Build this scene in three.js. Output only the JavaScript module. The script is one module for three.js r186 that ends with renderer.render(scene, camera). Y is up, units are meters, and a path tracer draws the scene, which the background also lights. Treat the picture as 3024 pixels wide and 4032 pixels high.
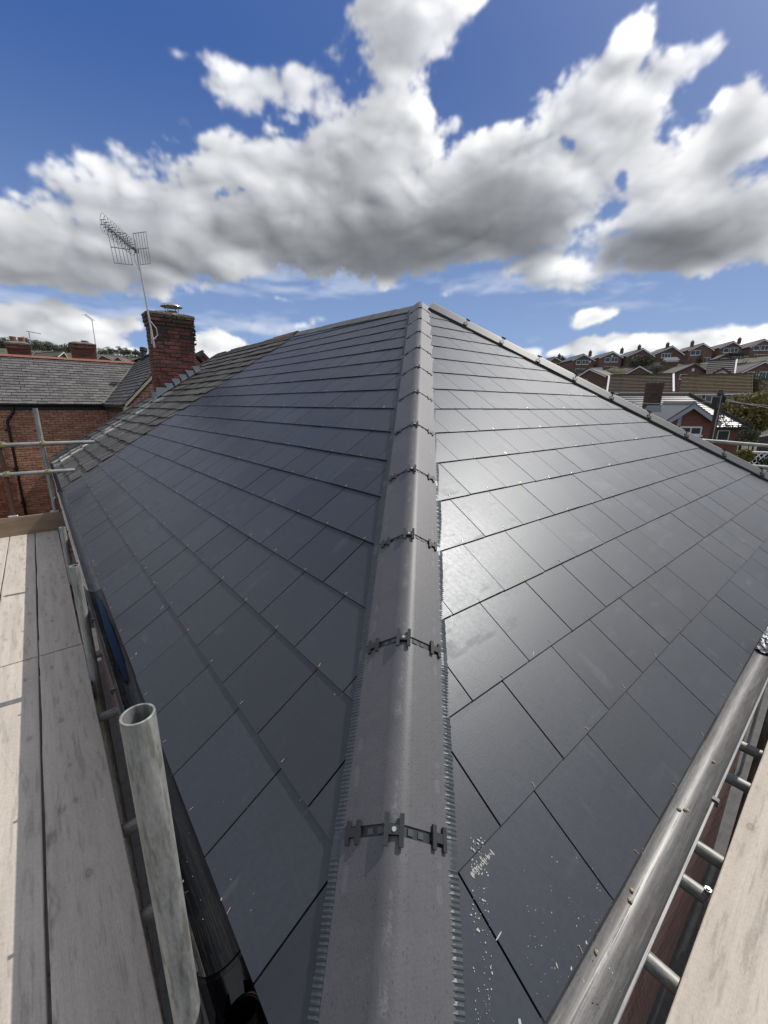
import * as THREE from 'three';
import { Brush, Evaluator, SUBTRACTION } from 'three-bvh-csg';
import { mergeGeometries } from 'three/addons/utils/BufferGeometryUtils.js';

// ---------------------------------------------------------------- camera, sky, sun, exposure
const scene = new THREE.Scene();
const EAVE = 5.2;                                    // the eaves stand this high above the ground
const V = (x, y, z) => new THREE.Vector3(x, y, z);
const FOCAL = 1606.08, YAW = 0.69800, PITCH = -0.25496, ROLL = 0.00733;   // in pixels of the 3024 x 4032 photograph, radians
const EYE = V(-0.186, 1.110 + EAVE, -0.161);
const fwd = V(Math.cos(YAW) * Math.cos(PITCH), Math.sin(PITCH), Math.sin(YAW) * Math.cos(PITCH));
const rgt0 = V(-Math.sin(YAW), 0, Math.cos(YAW)), up0 = rgt0.clone().cross(fwd);
const rgt = rgt0.clone().multiplyScalar(Math.cos(ROLL)).addScaledVector(up0, Math.sin(ROLL));
const upv = up0.clone().multiplyScalar(Math.cos(ROLL)).addScaledVector(rgt0, -Math.sin(ROLL));
const camera = new THREE.PerspectiveCamera(2 * Math.atan(2016 / FOCAL) * 180 / Math.PI, 768 / 1024, 0.05, 2000);
camera.position.copy(EYE);
camera.up.copy(upv);
camera.lookAt(EYE.clone().add(fwd));

const sunDir = V(-0.075, 0.762, 0.643).normalize();
const sun = new THREE.DirectionalLight(new THREE.Color(1, 0.955, 0.89), 3.3);
sun.position.copy(sunDir).multiplyScalar(60).add(V(3, EAVE, 3));
sun.target.position.set(3, EAVE, 3);
sun.castShadow = true;
sun.shadow.mapSize.set(4096, 4096);
Object.assign(sun.shadow.camera, { left: -60, right: 60, top: 60, bottom: -60, near: 1, far: 200 });
scene.add(sun, sun.target);
const EXPOSURE = 1.12;

// seeded noise
function rng(seed) { let a = seed >>> 0; return () => { a = (a + 0x6D2B79F5) | 0; let t = Math.imul(a ^ (a >>> 15), 1 | a); t = (t + Math.imul(t ^ (t >>> 7), 61 | t)) ^ t; return ((t ^ (t >>> 14)) >>> 0) / 4294967296; }; }
const rnd = rng(20240511);
const R = (a, b) => a + (b - a) * rnd();
const clamp = (x, a = 0, b = 1) => x < a ? a : x > b ? b : x;
const sst = (a, b, x) => { const t = clamp((x - a) / (b - a)); return t * t * (3 - 2 * t); };
const mix = (a, b, t) => a + (b - a) * t;
const PERM = new Uint8Array(512), GRAD = new Float32Array(256);
{ const r = rng(77); const p = [...Array(256).keys()]; for (let i = 255; i > 0; i--) { const j = Math.floor(r() * (i + 1)); [p[i], p[j]] = [p[j], p[i]]; } for (let i = 0; i < 512; i++) PERM[i] = p[i & 255]; for (let i = 0; i < 256; i++) GRAD[i] = r() * 2 - 1; }
function noise3(x, y, z) {                           // value noise, -1 .. 1
  const xi = Math.floor(x), yi = Math.floor(y), zi = Math.floor(z);
  let fx = x - xi, fy = y - yi, fz = z - zi;
  fx = fx * fx * fx * (fx * (fx * 6 - 15) + 10); fy = fy * fy * fy * (fy * (fy * 6 - 15) + 10); fz = fz * fz * fz * (fz * (fz * 6 - 15) + 10);
  const X = xi & 255, Y = yi & 255, Z = zi & 255, X1 = (X + 1) & 255, Y1 = (Y + 1) & 255, Z1 = (Z + 1) & 255;
  const h = (a, b, c) => GRAD[PERM[PERM[PERM[a] + b] + c]];
  return mix(mix(mix(h(X, Y, Z), h(X1, Y, Z), fx), mix(h(X, Y1, Z), h(X1, Y1, Z), fx), fy), mix(mix(h(X, Y, Z1), h(X1, Y, Z1), fx), mix(h(X, Y1, Z1), h(X1, Y1, Z1), fx), fy), fz);
}
function fbm(x, y, z, o = 4, g = 0.5) { let s = 0, a = 1, t = 0; for (let i = 0; i < o; i++) { s += a * noise3(x, y, z); t += a; a *= g; const nx = (0.8 * y + 0.6 * z) * 2.03 + 17.1, ny = (-0.8 * x + 0.36 * y - 0.48 * z) * 2.03 - 9.3, nz = (-0.6 * x - 0.48 * y + 0.64 * z) * 2.03 + 4.7; x = nx; y = ny; z = nz; } return s / t; }

function turb(x, y, z, o = 4, g = 0.5) { let s = 0, a = 1, t = 0; [x, y, z] = [0.7 * x + 0.55 * y + 0.45 * z, -0.6 * x + 0.8 * y - 0.05 * z, -0.39 * x - 0.24 * y + 0.89 * z]; for (let i = 0; i < o; i++) { s += a * Math.abs(noise3(x, y, z)); t += a; a *= g; const nx = (0.8 * y + 0.6 * z) * 2.05 + 7.1, ny = (-0.8 * x + 0.36 * y - 0.48 * z) * 2.05 - 3.3, nz = (-0.6 * x - 0.48 * y + 0.64 * z) * 2.05 + 1.7; x = nx; y = ny; z = nz; } return s / t; }

// the sky: blue air and cumulus, laid out by azimuth and elevation (degrees)
{
  const CLOUDS = [[1.5,14.7,4.6,3.7,1,0],[10.3,20.3,6.8,4.0,1,0.3],[11.8,15.9,11.6,3.2,1,0],[5.1,12.8,7.5,1.9,0.9,0],[20.7,24.3,5.9,3.5,1,0.2],[20.7,20.0,10.0,5.0,1,0],[30.3,21.7,10.3,6.3,1,0],[25.2,25.4,4.6,1.8,0.8,0.3],[37.5,26.7,9.2,4.8,1,0.1],[42.4,28.9,5.4,2.4,1,0],[41.2,33.6,5.2,3.5,1,0.2],[39.6,36.1,5.1,1.6,1,0],[46.3,34.9,4.3,2.1,0.9,0.5],[48.2,36.1,4.5,1.0,0.9,0.3],[31.8,18.8,12.2,3.6,1,0],[39.8,18.1,12.5,3.2,1,0],[46.5,22.0,9.4,5.0,1,0],[53.4,22.8,6.8,4.4,1,0],[57.3,20.4,6.7,4.2,1,0.1],[27.7,30.5,7.6,2.1,0.85,0.55],[30.8,32.5,5.1,1.5,0.8,0.6],[22.8,30.4,3.6,2.0,0.75,0.65],[34.0,35.1,2.5,1.6,0.6,0.7],[12.1,24.2,3.0,1.4,0.6,0.7],[17.8,31.0,1.7,0.6,0.65,0.8],[16.7,27.7,0.8,0.7,0.4,0.9],[52.1,25.9,4.7,2.2,1,0.1],[60.6,25.4,5.7,3.9,1,0.1],[62.3,29.4,6.3,3.3,1,0.25],[65.3,31.4,3.0,2.3,1,0],[67.9,26.4,5.0,4.3,1,0],[65.8,21.3,5.0,4.2,0.8,0.4],[64.0,17.6,5.2,3.4,0.85,0.4],[60.3,15.8,6.6,2.5,0.9,0.3],[71.7,20.3,5.2,4.5,1,0],[74.3,16.9,7.4,3.3,1,0],[71.9,14.9,7.9,2.1,1,0],[78.5,16.7,4.2,3.3,1,0],[76.2,23.3,3.9,3.6,1,0.1],[76.9,26.0,1.7,1.8,1,0],[71.4,29.8,3.4,1.7,0.9,0.55],[73.1,30.0,1.4,1.1,0.5,0.8],[65.4,10.3,2.8,1.6,1,0],[54.0,12.5,2.2,0.6,0.4,0.7],[8.6,22.5,2.0,0.9,0.6,0.8],[4.6,20.7,1.3,0.7,0.5,0.8],[-0.1,7.5,4.2,2.2,1,0],[4.4,8.0,4.4,2.5,1,0],[8.1,8.4,3.0,1.9,1,0],[2.8,5.2,8.6,2.1,1,0],[19.5,7.1,3.1,1.7,1,0],[16.8,6.1,3.1,1.8,1,0],[58.1,7.3,2.9,1.4,1,0],[63.5,6.2,4.1,1.1,1,0],[67.9,6.5,4.3,1.4,1,0],[73.2,6.6,3.8,1.5,1,0],[76.7,7.1,3.1,1.6,1,0],[80.5,6.3,2.1,1.5,1,0],[30.9,10.5,3.5,0.5,0.35,0.8],[49.8,13.1,4.6,0.6,0.35,0.8],[26.5,12.8,6.1,0.5,0.3,0.9],[71.1,11.6,6.9,0.6,0.3,0.9],[24.1,10.2,6.6,0.7,0.3,0.9]];      // azimuth, elevation, half width, half height, weight, wispiness
  const BASES = [[40.9,19.0,13.5,3.6,0.95],[53.6,21.6,6.9,4.3,0.95],[47.1,19.8,8.4,4.0,0.9],[32.4,18.8,9.5,3.6,0.75],[24.7,18.3,6.4,2.7,0.55],[32.5,23.1,4.9,3.2,0.4],[39.2,25.3,5.0,3.5,0.35],[73.8,15.4,8.0,2.5,1],[77.8,17.3,4.2,3.0,0.8],[76.6,23.2,3.3,3.1,0.8],[70.6,15.1,5.6,1.9,0.85],[39.6,36.1,5.6,2.0,0.75],[42.2,33.6,3.1,1.7,0.35],[61.4,26.6,3.7,2.1,0.12],[68.4,23.4,2.5,2.8,0.25],[11.7,15.1,10.8,2.4,0.5],[3.2,12.5,6.4,1.6,0.55],[2.1,14.3,2.9,1.8,0.3],[10.0,18.4,4.7,2.4,0.25],[18.0,17.6,4.4,2.6,0.4],[0.6,5.0,5.5,1.2,0.4],[5.3,6.1,4.9,1.2,0.3],[75.3,6.0,6.5,0.8,0.3],[65.6,9.3,2.2,0.7,0.35],[58.7,21.5,3.0,2.4,0.5]];        // thick grey undersides
  const GAPS = [[65.9,22.6,0.9,1.3,0.75],[61.5,16.8,2.0,1.8,0.4],[64.7,19.6,2.3,1.6,0.35],[21.4,22.4,1.7,0.6,0.55],[60.0,14.5,3.1,0.7,0.3],[61.4,27.9,1.1,0.7,0.4],[8.3,20.7,2.4,1.1,0.3],[71.1,25.7,1.2,1.0,0.4]];         // breaks that let the blue through
  const W = 2048, H = 1024, data = new Float32Array(W * H * 4), dens = new Float32Array(W * H), darkA = new Float32Array(W * H), puff = new Float32Array(W * H);
  const D2 = Math.PI / 180, row0 = Math.floor(H * 0.5 * (1 - 3 / 90));
  const azOf = (i) => (i + 0.5) / W * 360 - 180, elOf = (j) => (j + 0.5) / H * 180 - 90;
  for (let j = row0; j < H; j++) {
    const el = elOf(j), ce = Math.cos(el * D2), se = Math.sin(el * D2);
    for (let i = 0; i < W; i++) {
      const az = azOf(i), dx = Math.cos(az * D2) * ce, dz = Math.sin(az * D2) * ce, dy = se;
      const da = Math.max(-2 - az, az - 82, 0), de = Math.max(el - 38, 0), out = sst(0, 9, Math.hypot(da * ce, de));
      const w1 = fbm(dx * 7 + 3, dy * 9, dz * 7, 4, 0.55), w2 = fbm(dx * 7 - 11, dy * 9 + 5, dz * 7 + 8, 4, 0.55);
      const a = az + w1 * 3.0, e = el + w2 * 2.2;
      const aD = az + fbm(dx * 6 + 3, dy * 7, dz * 6, 2, 0.4) * 5, eD = el + fbm(dx * 6 - 11, dy * 7 + 5, dz * 6 + 8, 2, 0.4) * 3.2;
      let keep = 1, wsum = 0, wispS = 0, dark = 0, hole = 0;
      if (out < 1) {
        for (const c of CLOUDS) { const x = (a - c[0]) / c[2], y = (e - c[1]) / c[3], r2 = x * x + y * y; if (r2 > 2.2) continue; const b = c[4] * (1 - sst(0.15, 1.42, Math.sqrt(r2))); keep *= 1 - b; wsum += b; wispS += b * c[5]; }
        let cl = 1; for (const c of BASES) { const x = (aD - c[0]) / c[2], y = (eD - c[1]) / c[3], r2 = x * x + y * y; if (r2 < 2) cl *= 1 - c[4] * (1 - sst(0.25, 1.4, Math.sqrt(r2))); } dark = 1 - cl;
        for (const c of GAPS) { const x = (a - c[0]) / c[2], y = (e - c[1]) / c[3], r2 = x * x + y * y; if (r2 < 3) hole = Math.max(hole, c[4] * (1 - sst(0.2, 1.7, Math.sqrt(r2)))); }
      }
      let F = (1 - keep) * (1 - hole), wisp = wsum > 0 ? wispS / wsum : 0;
      if (out > 0) {                                   // beyond the frame the same broken cumulus goes on
        const q = Math.max(dy, 0.06), px = dx / (q + 0.25), pz = dz / (q + 0.25);
        const n = fbm(px * 1.5 + 5, 3.3, pz * 1.5 - 2, 5, 0.5);
        const G = sst(-0.42, 0.12, n);
        F = mix(F, G, out); wisp = mix(wisp, 0.15, out); dark = mix(dark, sst(0.15, 0.5, n) * 0.4, out);
      }
      const d1 = fbm(dx * 15, dy * 19, dz * 15, 4, 0.55), bil = (turb(dx * 10 + 9, dy * 18, dz * 10, 5, 0.55) - 0.32) * 2.6;
      const st = fbm(dx * 9 + dz * 14, dy * 46, dz * 9 - dx * 14, 5, 0.6);
      const n = mix(0.85 * bil + 0.35 * d1, st * 1.0 + 0.45 * d1, wisp * 0.75);
      const fine = fbm(dx * 46 + 3, dy * 52, dz * 46, 4, 0.6);
      const edge = F * (1 - F) * 4;
      const v = F + n * (0.26 + 0.36 * edge) + (fine * 0.34 + 0.2 * fbm(dx * 95, dy * 110, dz * 95 + 7, 3, 0.6)) * edge - 0.05;
      let dd = sst(0.25, mix(0.66, 1.0, wisp), v) * mix(1, 0.8, wisp);
      dens[j * W + i] = dd; darkA[j * W + i] = dark; puff[j * W + i] = (turb(dx * 10 + 9, dy * 18, dz * 10, 3, 0.45) - 0.32) * 2.2;
    }
  }
  const soft = new Float32Array(W * H);                // the cloud mass without its fine edges, for its self-shading
  { const tmp = new Float32Array(W * H), q = 8; for (let j = row0; j < H; j++) { let s = 0; for (let i = -q; i <= q; i++) s += dens[j * W + (i + W) % W]; for (let i = 0; i < W; i++) { tmp[j * W + i] = s / (2 * q + 1); s += dens[j * W + (i + q + 1) % W] - dens[j * W + (i - q + W) % W]; } }
    for (let i = 0; i < W; i++) { let s = 0; const R0 = (j) => clamp(j, row0, H - 1) * W + i; for (let j = row0 - q; j <= row0 + q; j++) s += tmp[R0(j)]; for (let j = row0; j < H; j++) { soft[j * W + i] = s / (2 * q + 1); s += tmp[R0(j + q + 1)] - tmp[R0(j - q)]; } } }
  const at = (A, i, j) => A[clamp(Math.round(j), row0, H - 1) * W + ((Math.round(i) % W) + W) % W];
  const sAz = Math.atan2(sunDir.z, sunDir.x) / D2, sEl = Math.asin(sunDir.y) / D2;
  for (let j = 0; j < H; j++) {
    const el = elOf(j), ce = Math.cos(el * D2), se = Math.sin(el * D2);
    for (let i = 0; i < W; i++) {
      const k = (j * W + i) * 4, az = azOf(i);
      let r, g, b;
      if (j < row0) { r = 0.16; g = 0.17; b = 0.16; }
      else {
        const dx = Math.cos(az * D2) * ce, dz = Math.sin(az * D2) * ce;
        const cosS = dx * sunDir.x + se * sunDir.y + dz * sunDir.z, ang = Math.acos(clamp(cosS, -1, 1)) / D2;
        const t = Math.pow(clamp(1 - el / 34), 1.45), zen = sst(30, 90, el);
        r = mix(mix(0.037, 0.032, zen), 0.31, t); g = mix(mix(0.104, 0.09, zen), 0.45, t); b = mix(mix(0.325, 0.29, zen), 0.70, t);
        const glow = 1.5 * Math.exp(-ang / 9) + 0.12 * Math.exp(-ang / 26); r += glow; g += glow; b += glow;
        // thin high streaks low in the blue
        const ci = sst(0.02, 0.5, fbm(dx * 5, el * 0.42, dz * 5, 5, 0.6)) * sst(2, 7, el) * (1 - sst(13, 20, el)) * 0.42;
        r = mix(r, 0.72, ci); g = mix(g, 0.76, ci); b = mix(b, 0.84, ci);
        const d = dens[j * W + i];
        if (d > 0.002) {
          const dAz = clamp(sAz - az, -60, 60), len = Math.hypot(dAz * 0.6, Math.max(sEl - el, 8)), ux = dAz * 0.6 / len / Math.max(ce, 0.3), uy = Math.max(sEl - el, 8) / len, pp = W / 360;
          let occ = 0; [[0.8, 0.2], [1.7, 0.24], [3.2, 0.26], [5.2, 0.2], [8, 0.1]].forEach(([s, w]) => { occ += w * at(soft, i + ux * s * pp, j + uy * s * pp); });
          const rel = at(puff, i, j) - at(puff, i + ux * 1.5 * pp, j + uy * 1.5 * pp);
          const dark = darkA[j * W + i];
          let L = mix(1.16, 0.62, occ) * mix(1, 0.38, dark * (0.55 + 0.45 * occ)) * (1 + rel * 0.36 * (1 - dark * 0.45)) * (0.94 + 0.12 * at(puff, i, j));
          const lowsun = 1 + 0.75 * Math.exp(-ang / 22);
          L = clamp(L * lowsun * (1 + 0.3 * sst(0.1, 1, -cosS)), 0.15, 1.6) * 0.82;
          const cr = L * mix(0.90, 1, L), cg = L * mix(0.955, 1, L), cb = L * mix(1.05, 1, L);
          const haze = (1 - sst(0, 9, el)) * 0.22, A = d * (1 - haze * 0.5);
          r = mix(r, cr, A); g = mix(g, cg, A); b = mix(b, cb, A);
        }
      }
      data[k] = r; data[k + 1] = g; data[k + 2] = b; data[k + 3] = 1;
    }
  }
  const sky = new THREE.DataTexture(data, W, H, THREE.RGBAFormat, THREE.FloatType);
  sky.mapping = THREE.EquirectangularReflectionMapping; sky.magFilter = sky.minFilter = THREE.LinearFilter; sky.needsUpdate = true;
  scene.background = sky; scene.environment = sky;
}

// ---------------------------------------------------------------- helpers
const taken = new Map();
function numbered(n) { const k = taken.get(n) || 0; taken.set(n, k + 1); return k ? n + '_' + String(k).padStart(3, '0') : n; }
function thing(name, label, category, pos = [0, 0, 0], group) {
  const o = new THREE.Group(); o.name = numbered(name); o.position.set(...pos); scene.add(o);
  o.userData = { label, category }; if (group) o.userData.group = group;
  return o;
}
const inv = new THREE.Vector3();
// geometry is written in world coordinates; a mesh under a thing is moved back by that thing's position
function part(name, geo, m, parent, extra) {
  const o = new THREE.Mesh(geo, m); o.name = name; parent.add(o);
  inv.set(0, 0, 0); for (let q = parent; q && q !== scene; q = q.parent) inv.add(q.position);
  o.position.copy(inv).negate();
  if (extra) Object.assign(o.userData, extra);
  return o;
}
const sub = part;
function single(name, geo, m, label, category, group) { const t = part(numbered(name), geo, m, scene); t.userData = { label, category }; if (group) t.userData.group = group; return t; }
function structure(name, geo, m) { const t = part(name, geo, m, scene); t.userData.kind = 'structure'; return t; }
const C3 = (r, g, b) => new THREE.Color().setRGB(r, g, b);
function mat(r, g, b, rough = 0.8, extra = {}) { return new THREE.MeshStandardMaterial({ color: C3(r, g, b), roughness: rough, metalness: 0, ...extra }); }
// texture from f(x, y in 0..1, out[4]) ; linear colour in, stored as sRGB
const toS = (c) => { c = clamp(c); return Math.round(255 * (c <= 0.0031308 ? 12.92 * c : 1.055 * Math.pow(c, 1 / 2.4) - 0.055)); };
function tex(w, h, metresX, metresY, f, colour = true) {
  const d = new Uint8Array(w * h * 4), o = [0, 0, 0, 1];
  for (let j = 0; j < h; j++) for (let i = 0; i < w; i++) { f(i / w, j / h, o); const k = (j * w + i) * 4; if (colour) { d[k] = toS(o[0]); d[k + 1] = toS(o[1]); d[k + 2] = toS(o[2]); } else { d[k] = 255 * clamp(o[0]); d[k + 1] = 255 * clamp(o[1] ?? o[0]); d[k + 2] = 255 * clamp(o[2] ?? o[0]); } d[k + 3] = 255; }
  const t = new THREE.DataTexture(d, w, h); t.wrapS = t.wrapT = THREE.RepeatWrapping; t.magFilter = THREE.LinearFilter; t.minFilter = THREE.LinearMipmapLinearFilter; t.generateMipmaps = true;
  if (colour) t.colorSpace = THREE.SRGBColorSpace; t.repeat.set(1 / metresX, 1 / metresY); t.needsUpdate = true;
  return t;
}
// noise that repeats: periodic tables of fractal noise, made once
const TABLES = [[8, 3], [8, 5], [16, 7], [16, 9]].map(([base, seed]) => {
  const n = 512, A = new Float32Array(n * n); const r = rng(seed * 991); let tot = 0;
  for (let o = 0; o < 4; o++) {
    const f = base << o, amp = Math.pow(0.55, o), G = new Float32Array(f * f); for (let i = 0; i < f * f; i++) G[i] = r() * 2 - 1; tot += amp;
    for (let j = 0; j < n; j++) { const y = j / n * f, yi = Math.floor(y), ty = y - yi, sy = ty * ty * (3 - 2 * ty), r0 = (yi % f) * f, r1 = ((yi + 1) % f) * f; for (let i = 0; i < n; i++) { const x = i / n * f, xi = Math.floor(x), tx = x - xi, sx = tx * tx * (3 - 2 * tx), c0 = xi % f, c1 = (xi + 1) % f; A[j * n + i] += amp * mix(mix(G[r0 + c0], G[r0 + c1], sx), mix(G[r1 + c0], G[r1 + c1], sx), sy); } }
  }
  for (let i = 0; i < n * n; i++) A[i] *= 1.25 / tot; return { A, base };
});
function tn(x, y, fx, fy, seed) {
  const T = TABLES[(Math.min(fx, fy) < 14 ? 0 : 2) + (seed & 1)], kx = Math.max(1, Math.round(fx / T.base)), ky = Math.max(1, Math.round(fy / T.base)), n = 512;
  let u = (x * kx + seed * 0.137) % 1 * n, v = (y * ky + seed * 0.311) % 1 * n; if (u < 0) u += n; if (v < 0) v += n;
  const i = Math.floor(u), j = Math.floor(v), a = u - i, b = v - j, i0 = i % n, i1 = (i + 1) % n, r0 = (j % n) * n, r1 = ((j + 1) % n) * n, A = T.A;
  return mix(mix(A[r0 + i0], A[r0 + i1], a), mix(A[r1 + i0], A[r1 + i1], a), b);
}
// uv in metres from the dominant normal
function muv(geo, ox = 0, oy = 0, swap = false) {
  const g = geo.index ? geo.toNonIndexed() : geo; g.computeVertexNormals();
  const p = g.attributes.position, n = g.attributes.normal, uv = new Float32Array(p.count * 2);
  for (let i = 0; i < p.count; i++) {
    const ax = Math.abs(n.getX(i)), ay = Math.abs(n.getY(i)), az = Math.abs(n.getZ(i)); let u, v;
    if (ay >= ax && ay >= az) { u = p.getX(i); v = p.getZ(i); } else if (ax >= az) { u = p.getZ(i); v = p.getY(i); } else { u = p.getX(i); v = p.getY(i); }
    uv[2 * i] = (swap ? v : u) + ox; uv[2 * i + 1] = (swap ? u : v) + oy;
  }
  g.setAttribute('uv', new THREE.BufferAttribute(uv, 2)); return g;
}
const join = (list) => list.length === 1 ? list[0] : mergeGeometries(list.map((g) => { const h = g.index ? g.toNonIndexed() : g.clone(); for (const k of Object.keys(h.attributes)) if (!['position', 'normal', 'uv'].includes(k)) h.deleteAttribute(k); return h; }));
// a box between two corners
function box(x0, y0, z0, x1, y1, z1) { const g = new THREE.BoxGeometry(Math.abs(x1 - x0), Math.abs(y1 - y0), Math.abs(z1 - z0)); g.translate((x0 + x1) / 2, (y0 + y1) / 2, (z0 + z1) / 2); return muv(g); }
// a chamfered box: centre, half sizes, chamfer
function cbox(cx, cy, cz, hx, hy, hz, c = 0.003) {
  const s = new THREE.Shape(); s.moveTo(-hx + c, -hy); s.lineTo(hx - c, -hy); s.lineTo(hx, -hy + c); s.lineTo(hx, hy - c); s.lineTo(hx - c, hy); s.lineTo(-hx + c, hy); s.lineTo(-hx, hy - c); s.lineTo(-hx, -hy + c); s.closePath();
  const g = new THREE.ExtrudeGeometry(s, { depth: 2 * hz - 2 * c, bevelEnabled: true, bevelThickness: c, bevelSize: c * 0.6, bevelOffset: -c * 0.6, bevelSegments: 1 }); g.translate(cx, cy, cz - hz + c); return muv(g);
}
// an oriented box: frame of three unit vectors
function obox(c, ax, ay, az, hx, hy, hz) { const g = new THREE.BoxGeometry(2 * hx, 2 * hy, 2 * hz); g.applyMatrix4(new THREE.Matrix4().makeBasis(ax, ay, az).setPosition(c)); return g; }
function rod(a, b, r, seg = 10, r2 = r) {
  const d = b.clone().sub(a), L = d.length(), g = new THREE.CylinderGeometry(r2, r, L, seg, 1); g.translate(0, L / 2, 0);
  g.applyQuaternion(new THREE.Quaternion().setFromUnitVectors(V(0, 1, 0), d.normalize())); g.translate(a.x, a.y, a.z); return g.toNonIndexed();
}
// a hollow scaffold tube
function tubeHollow(a, b, r = 0.02415, wall = 0.004, seg = 28) {
  const d = b.clone().sub(a), L = d.length(), p = [[r - wall, 0], [r - 0.0008, 0], [r, 0.0008], [r, L - 0.0008], [r - 0.0008, L], [r - wall + 0.0008, L], [r - wall, L - 0.0008], [r - wall, L - Math.min(0.4, L * 0.5)]].map(([x, y]) => new THREE.Vector2(x, y));
  const g = new THREE.LatheGeometry(p, seg); g.applyQuaternion(new THREE.Quaternion().setFromUnitVectors(V(0, 1, 0), d.normalize())); g.translate(a.x, a.y, a.z);
  const uv = g.attributes.uv, q = g.attributes.position; for (let i = 0; i < uv.count; i++) { const t = V(q.getX(i), q.getY(i), q.getZ(i)).sub(a).dot(d); uv.setXY(i, uv.getX(i) * 0.152, t); }
  return g.toNonIndexed();
}
const wire = (pts, r, seg = 24, rs = 6, closed = false) => new THREE.TubeGeometry(new THREE.CatmullRomCurve3(pts, closed), seg, r, rs, closed).toNonIndexed();
// half-plane clipping of a convex polygon: keep a*x + b*y <= c
function clip(poly, a, b, c) {
  const out = [];
  for (let i = 0; i < poly.length; i++) { const p = poly[i], q = poly[(i + 1) % poly.length], dp = a * p[0] + b * p[1] - c, dq = a * q[0] + b * q[1] - c; if (dp <= 0) out.push(p); if ((dp < 0 && dq > 0) || (dp > 0 && dq < 0)) { const t = dp / (dp - dq); out.push([p[0] + (q[0] - p[0]) * t, p[1] + (q[1] - p[1]) * t]); } }
  return out;
}
const area2 = (p) => { let s = 0; for (let i = 0; i < p.length; i++) { const q = p[(i + 1) % p.length]; s += p[i][0] * q[1] - p[i][1] * q[0]; } return Math.abs(s / 2); };
// a slab on a slope: polygon in (along, up) metres, frame maps (along, up, height) to the world
function slab(poly, frame, top, thick, uo = 0, vo = 0) {
  const P = [], U = [], n = poly.length, T = poly.map(([x, y]) => frame(x, y, top(x, y))), B = poly.map(([x, y]) => frame(x, y, top(x, y) - thick));
  const tri = (a, b, c, ua, ub, uc) => { P.push(a.x, a.y, a.z, b.x, b.y, b.z, c.x, c.y, c.z); U.push(...ua, ...ub, ...uc); };
  const uv = (i) => [poly[i][0] + uo, poly[i][1] + vo];
  const nrm = T[1].clone().sub(T[0]).cross(T[2].clone().sub(T[0])), out = frame(poly[0][0], poly[0][1], 1).sub(frame(poly[0][0], poly[0][1], 0)), f = nrm.dot(out) < 0;
  for (let i = 1; i < n - 1; i++) { f ? tri(T[0], T[i + 1], T[i], uv(0), uv(i + 1), uv(i)) : tri(T[0], T[i], T[i + 1], uv(0), uv(i), uv(i + 1)); f ? tri(B[0], B[i], B[i + 1], uv(0), uv(i), uv(i + 1)) : tri(B[0], B[i + 1], B[i], uv(0), uv(i + 1), uv(i)); }
  for (let i = 0; i < n; i++) { const j = (i + 1) % n; if (f) { tri(T[i], T[j], B[i], uv(i), uv(j), uv(i)); tri(T[j], B[j], B[i], uv(j), uv(j), uv(i)); } else { tri(T[j], T[i], B[i], uv(j), uv(i), uv(i)); tri(T[j], B[i], B[j], uv(j), uv(i), uv(j)); } }
  const g = new THREE.BufferGeometry(); g.setAttribute('position', new THREE.Float32BufferAttribute(P, 3)); g.setAttribute('uv', new THREE.Float32BufferAttribute(U, 2)); g.computeVertexNormals(); return g;
}
// sweep an open or closed profile [[c, h], ...] along +length in a frame (origin, dir, cross, up)
function sweep(profile, o, dir, cross, up, L, closed = true, segs = 1) {
  const P = [], U = [], n = profile.length; let acc = [0]; for (let i = 0; i < n; i++) { const a = profile[i], b = profile[(i + 1) % n]; acc.push(acc[i] + Math.hypot(b[0] - a[0], b[1] - a[1])); }
  const pt = (i, t) => o.clone().addScaledVector(dir, t).addScaledVector(cross, profile[i % n][0]).addScaledVector(up, profile[i % n][1]);
  const m = closed ? n : n - 1;
  for (let s = 0; s < segs; s++) { const t0 = L * s / segs, t1 = L * (s + 1) / segs; for (let i = 0; i < m; i++) { const a = pt(i, t0), b = pt(i + 1, t0), c = pt(i + 1, t1), d = pt(i, t1); P.push(a.x, a.y, a.z, b.x, b.y, b.z, c.x, c.y, c.z, a.x, a.y, a.z, c.x, c.y, c.z, d.x, d.y, d.z); const u0 = acc[i], u1 = acc[i + 1]; U.push(u0, t0, u1, t0, u1, t1, u0, t0, u1, t1, u0, t1); } }
  if (closed) { const tris = THREE.ShapeUtils.triangulateShape(profile.map((q) => new THREE.Vector2(q[0], q[1])), []); for (const t of [0, L]) for (const f of tris) { const ids = t ? f : [f[0], f[2], f[1]]; for (const i of ids) { const q = pt(i, t); P.push(q.x, q.y, q.z); U.push(profile[i][0], profile[i][1]); } } }
  const g = new THREE.BufferGeometry(); g.setAttribute('position', new THREE.Float32BufferAttribute(P, 3)); g.setAttribute('uv', new THREE.Float32BufferAttribute(U, 2)); g.computeVertexNormals(); return g;
}
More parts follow.
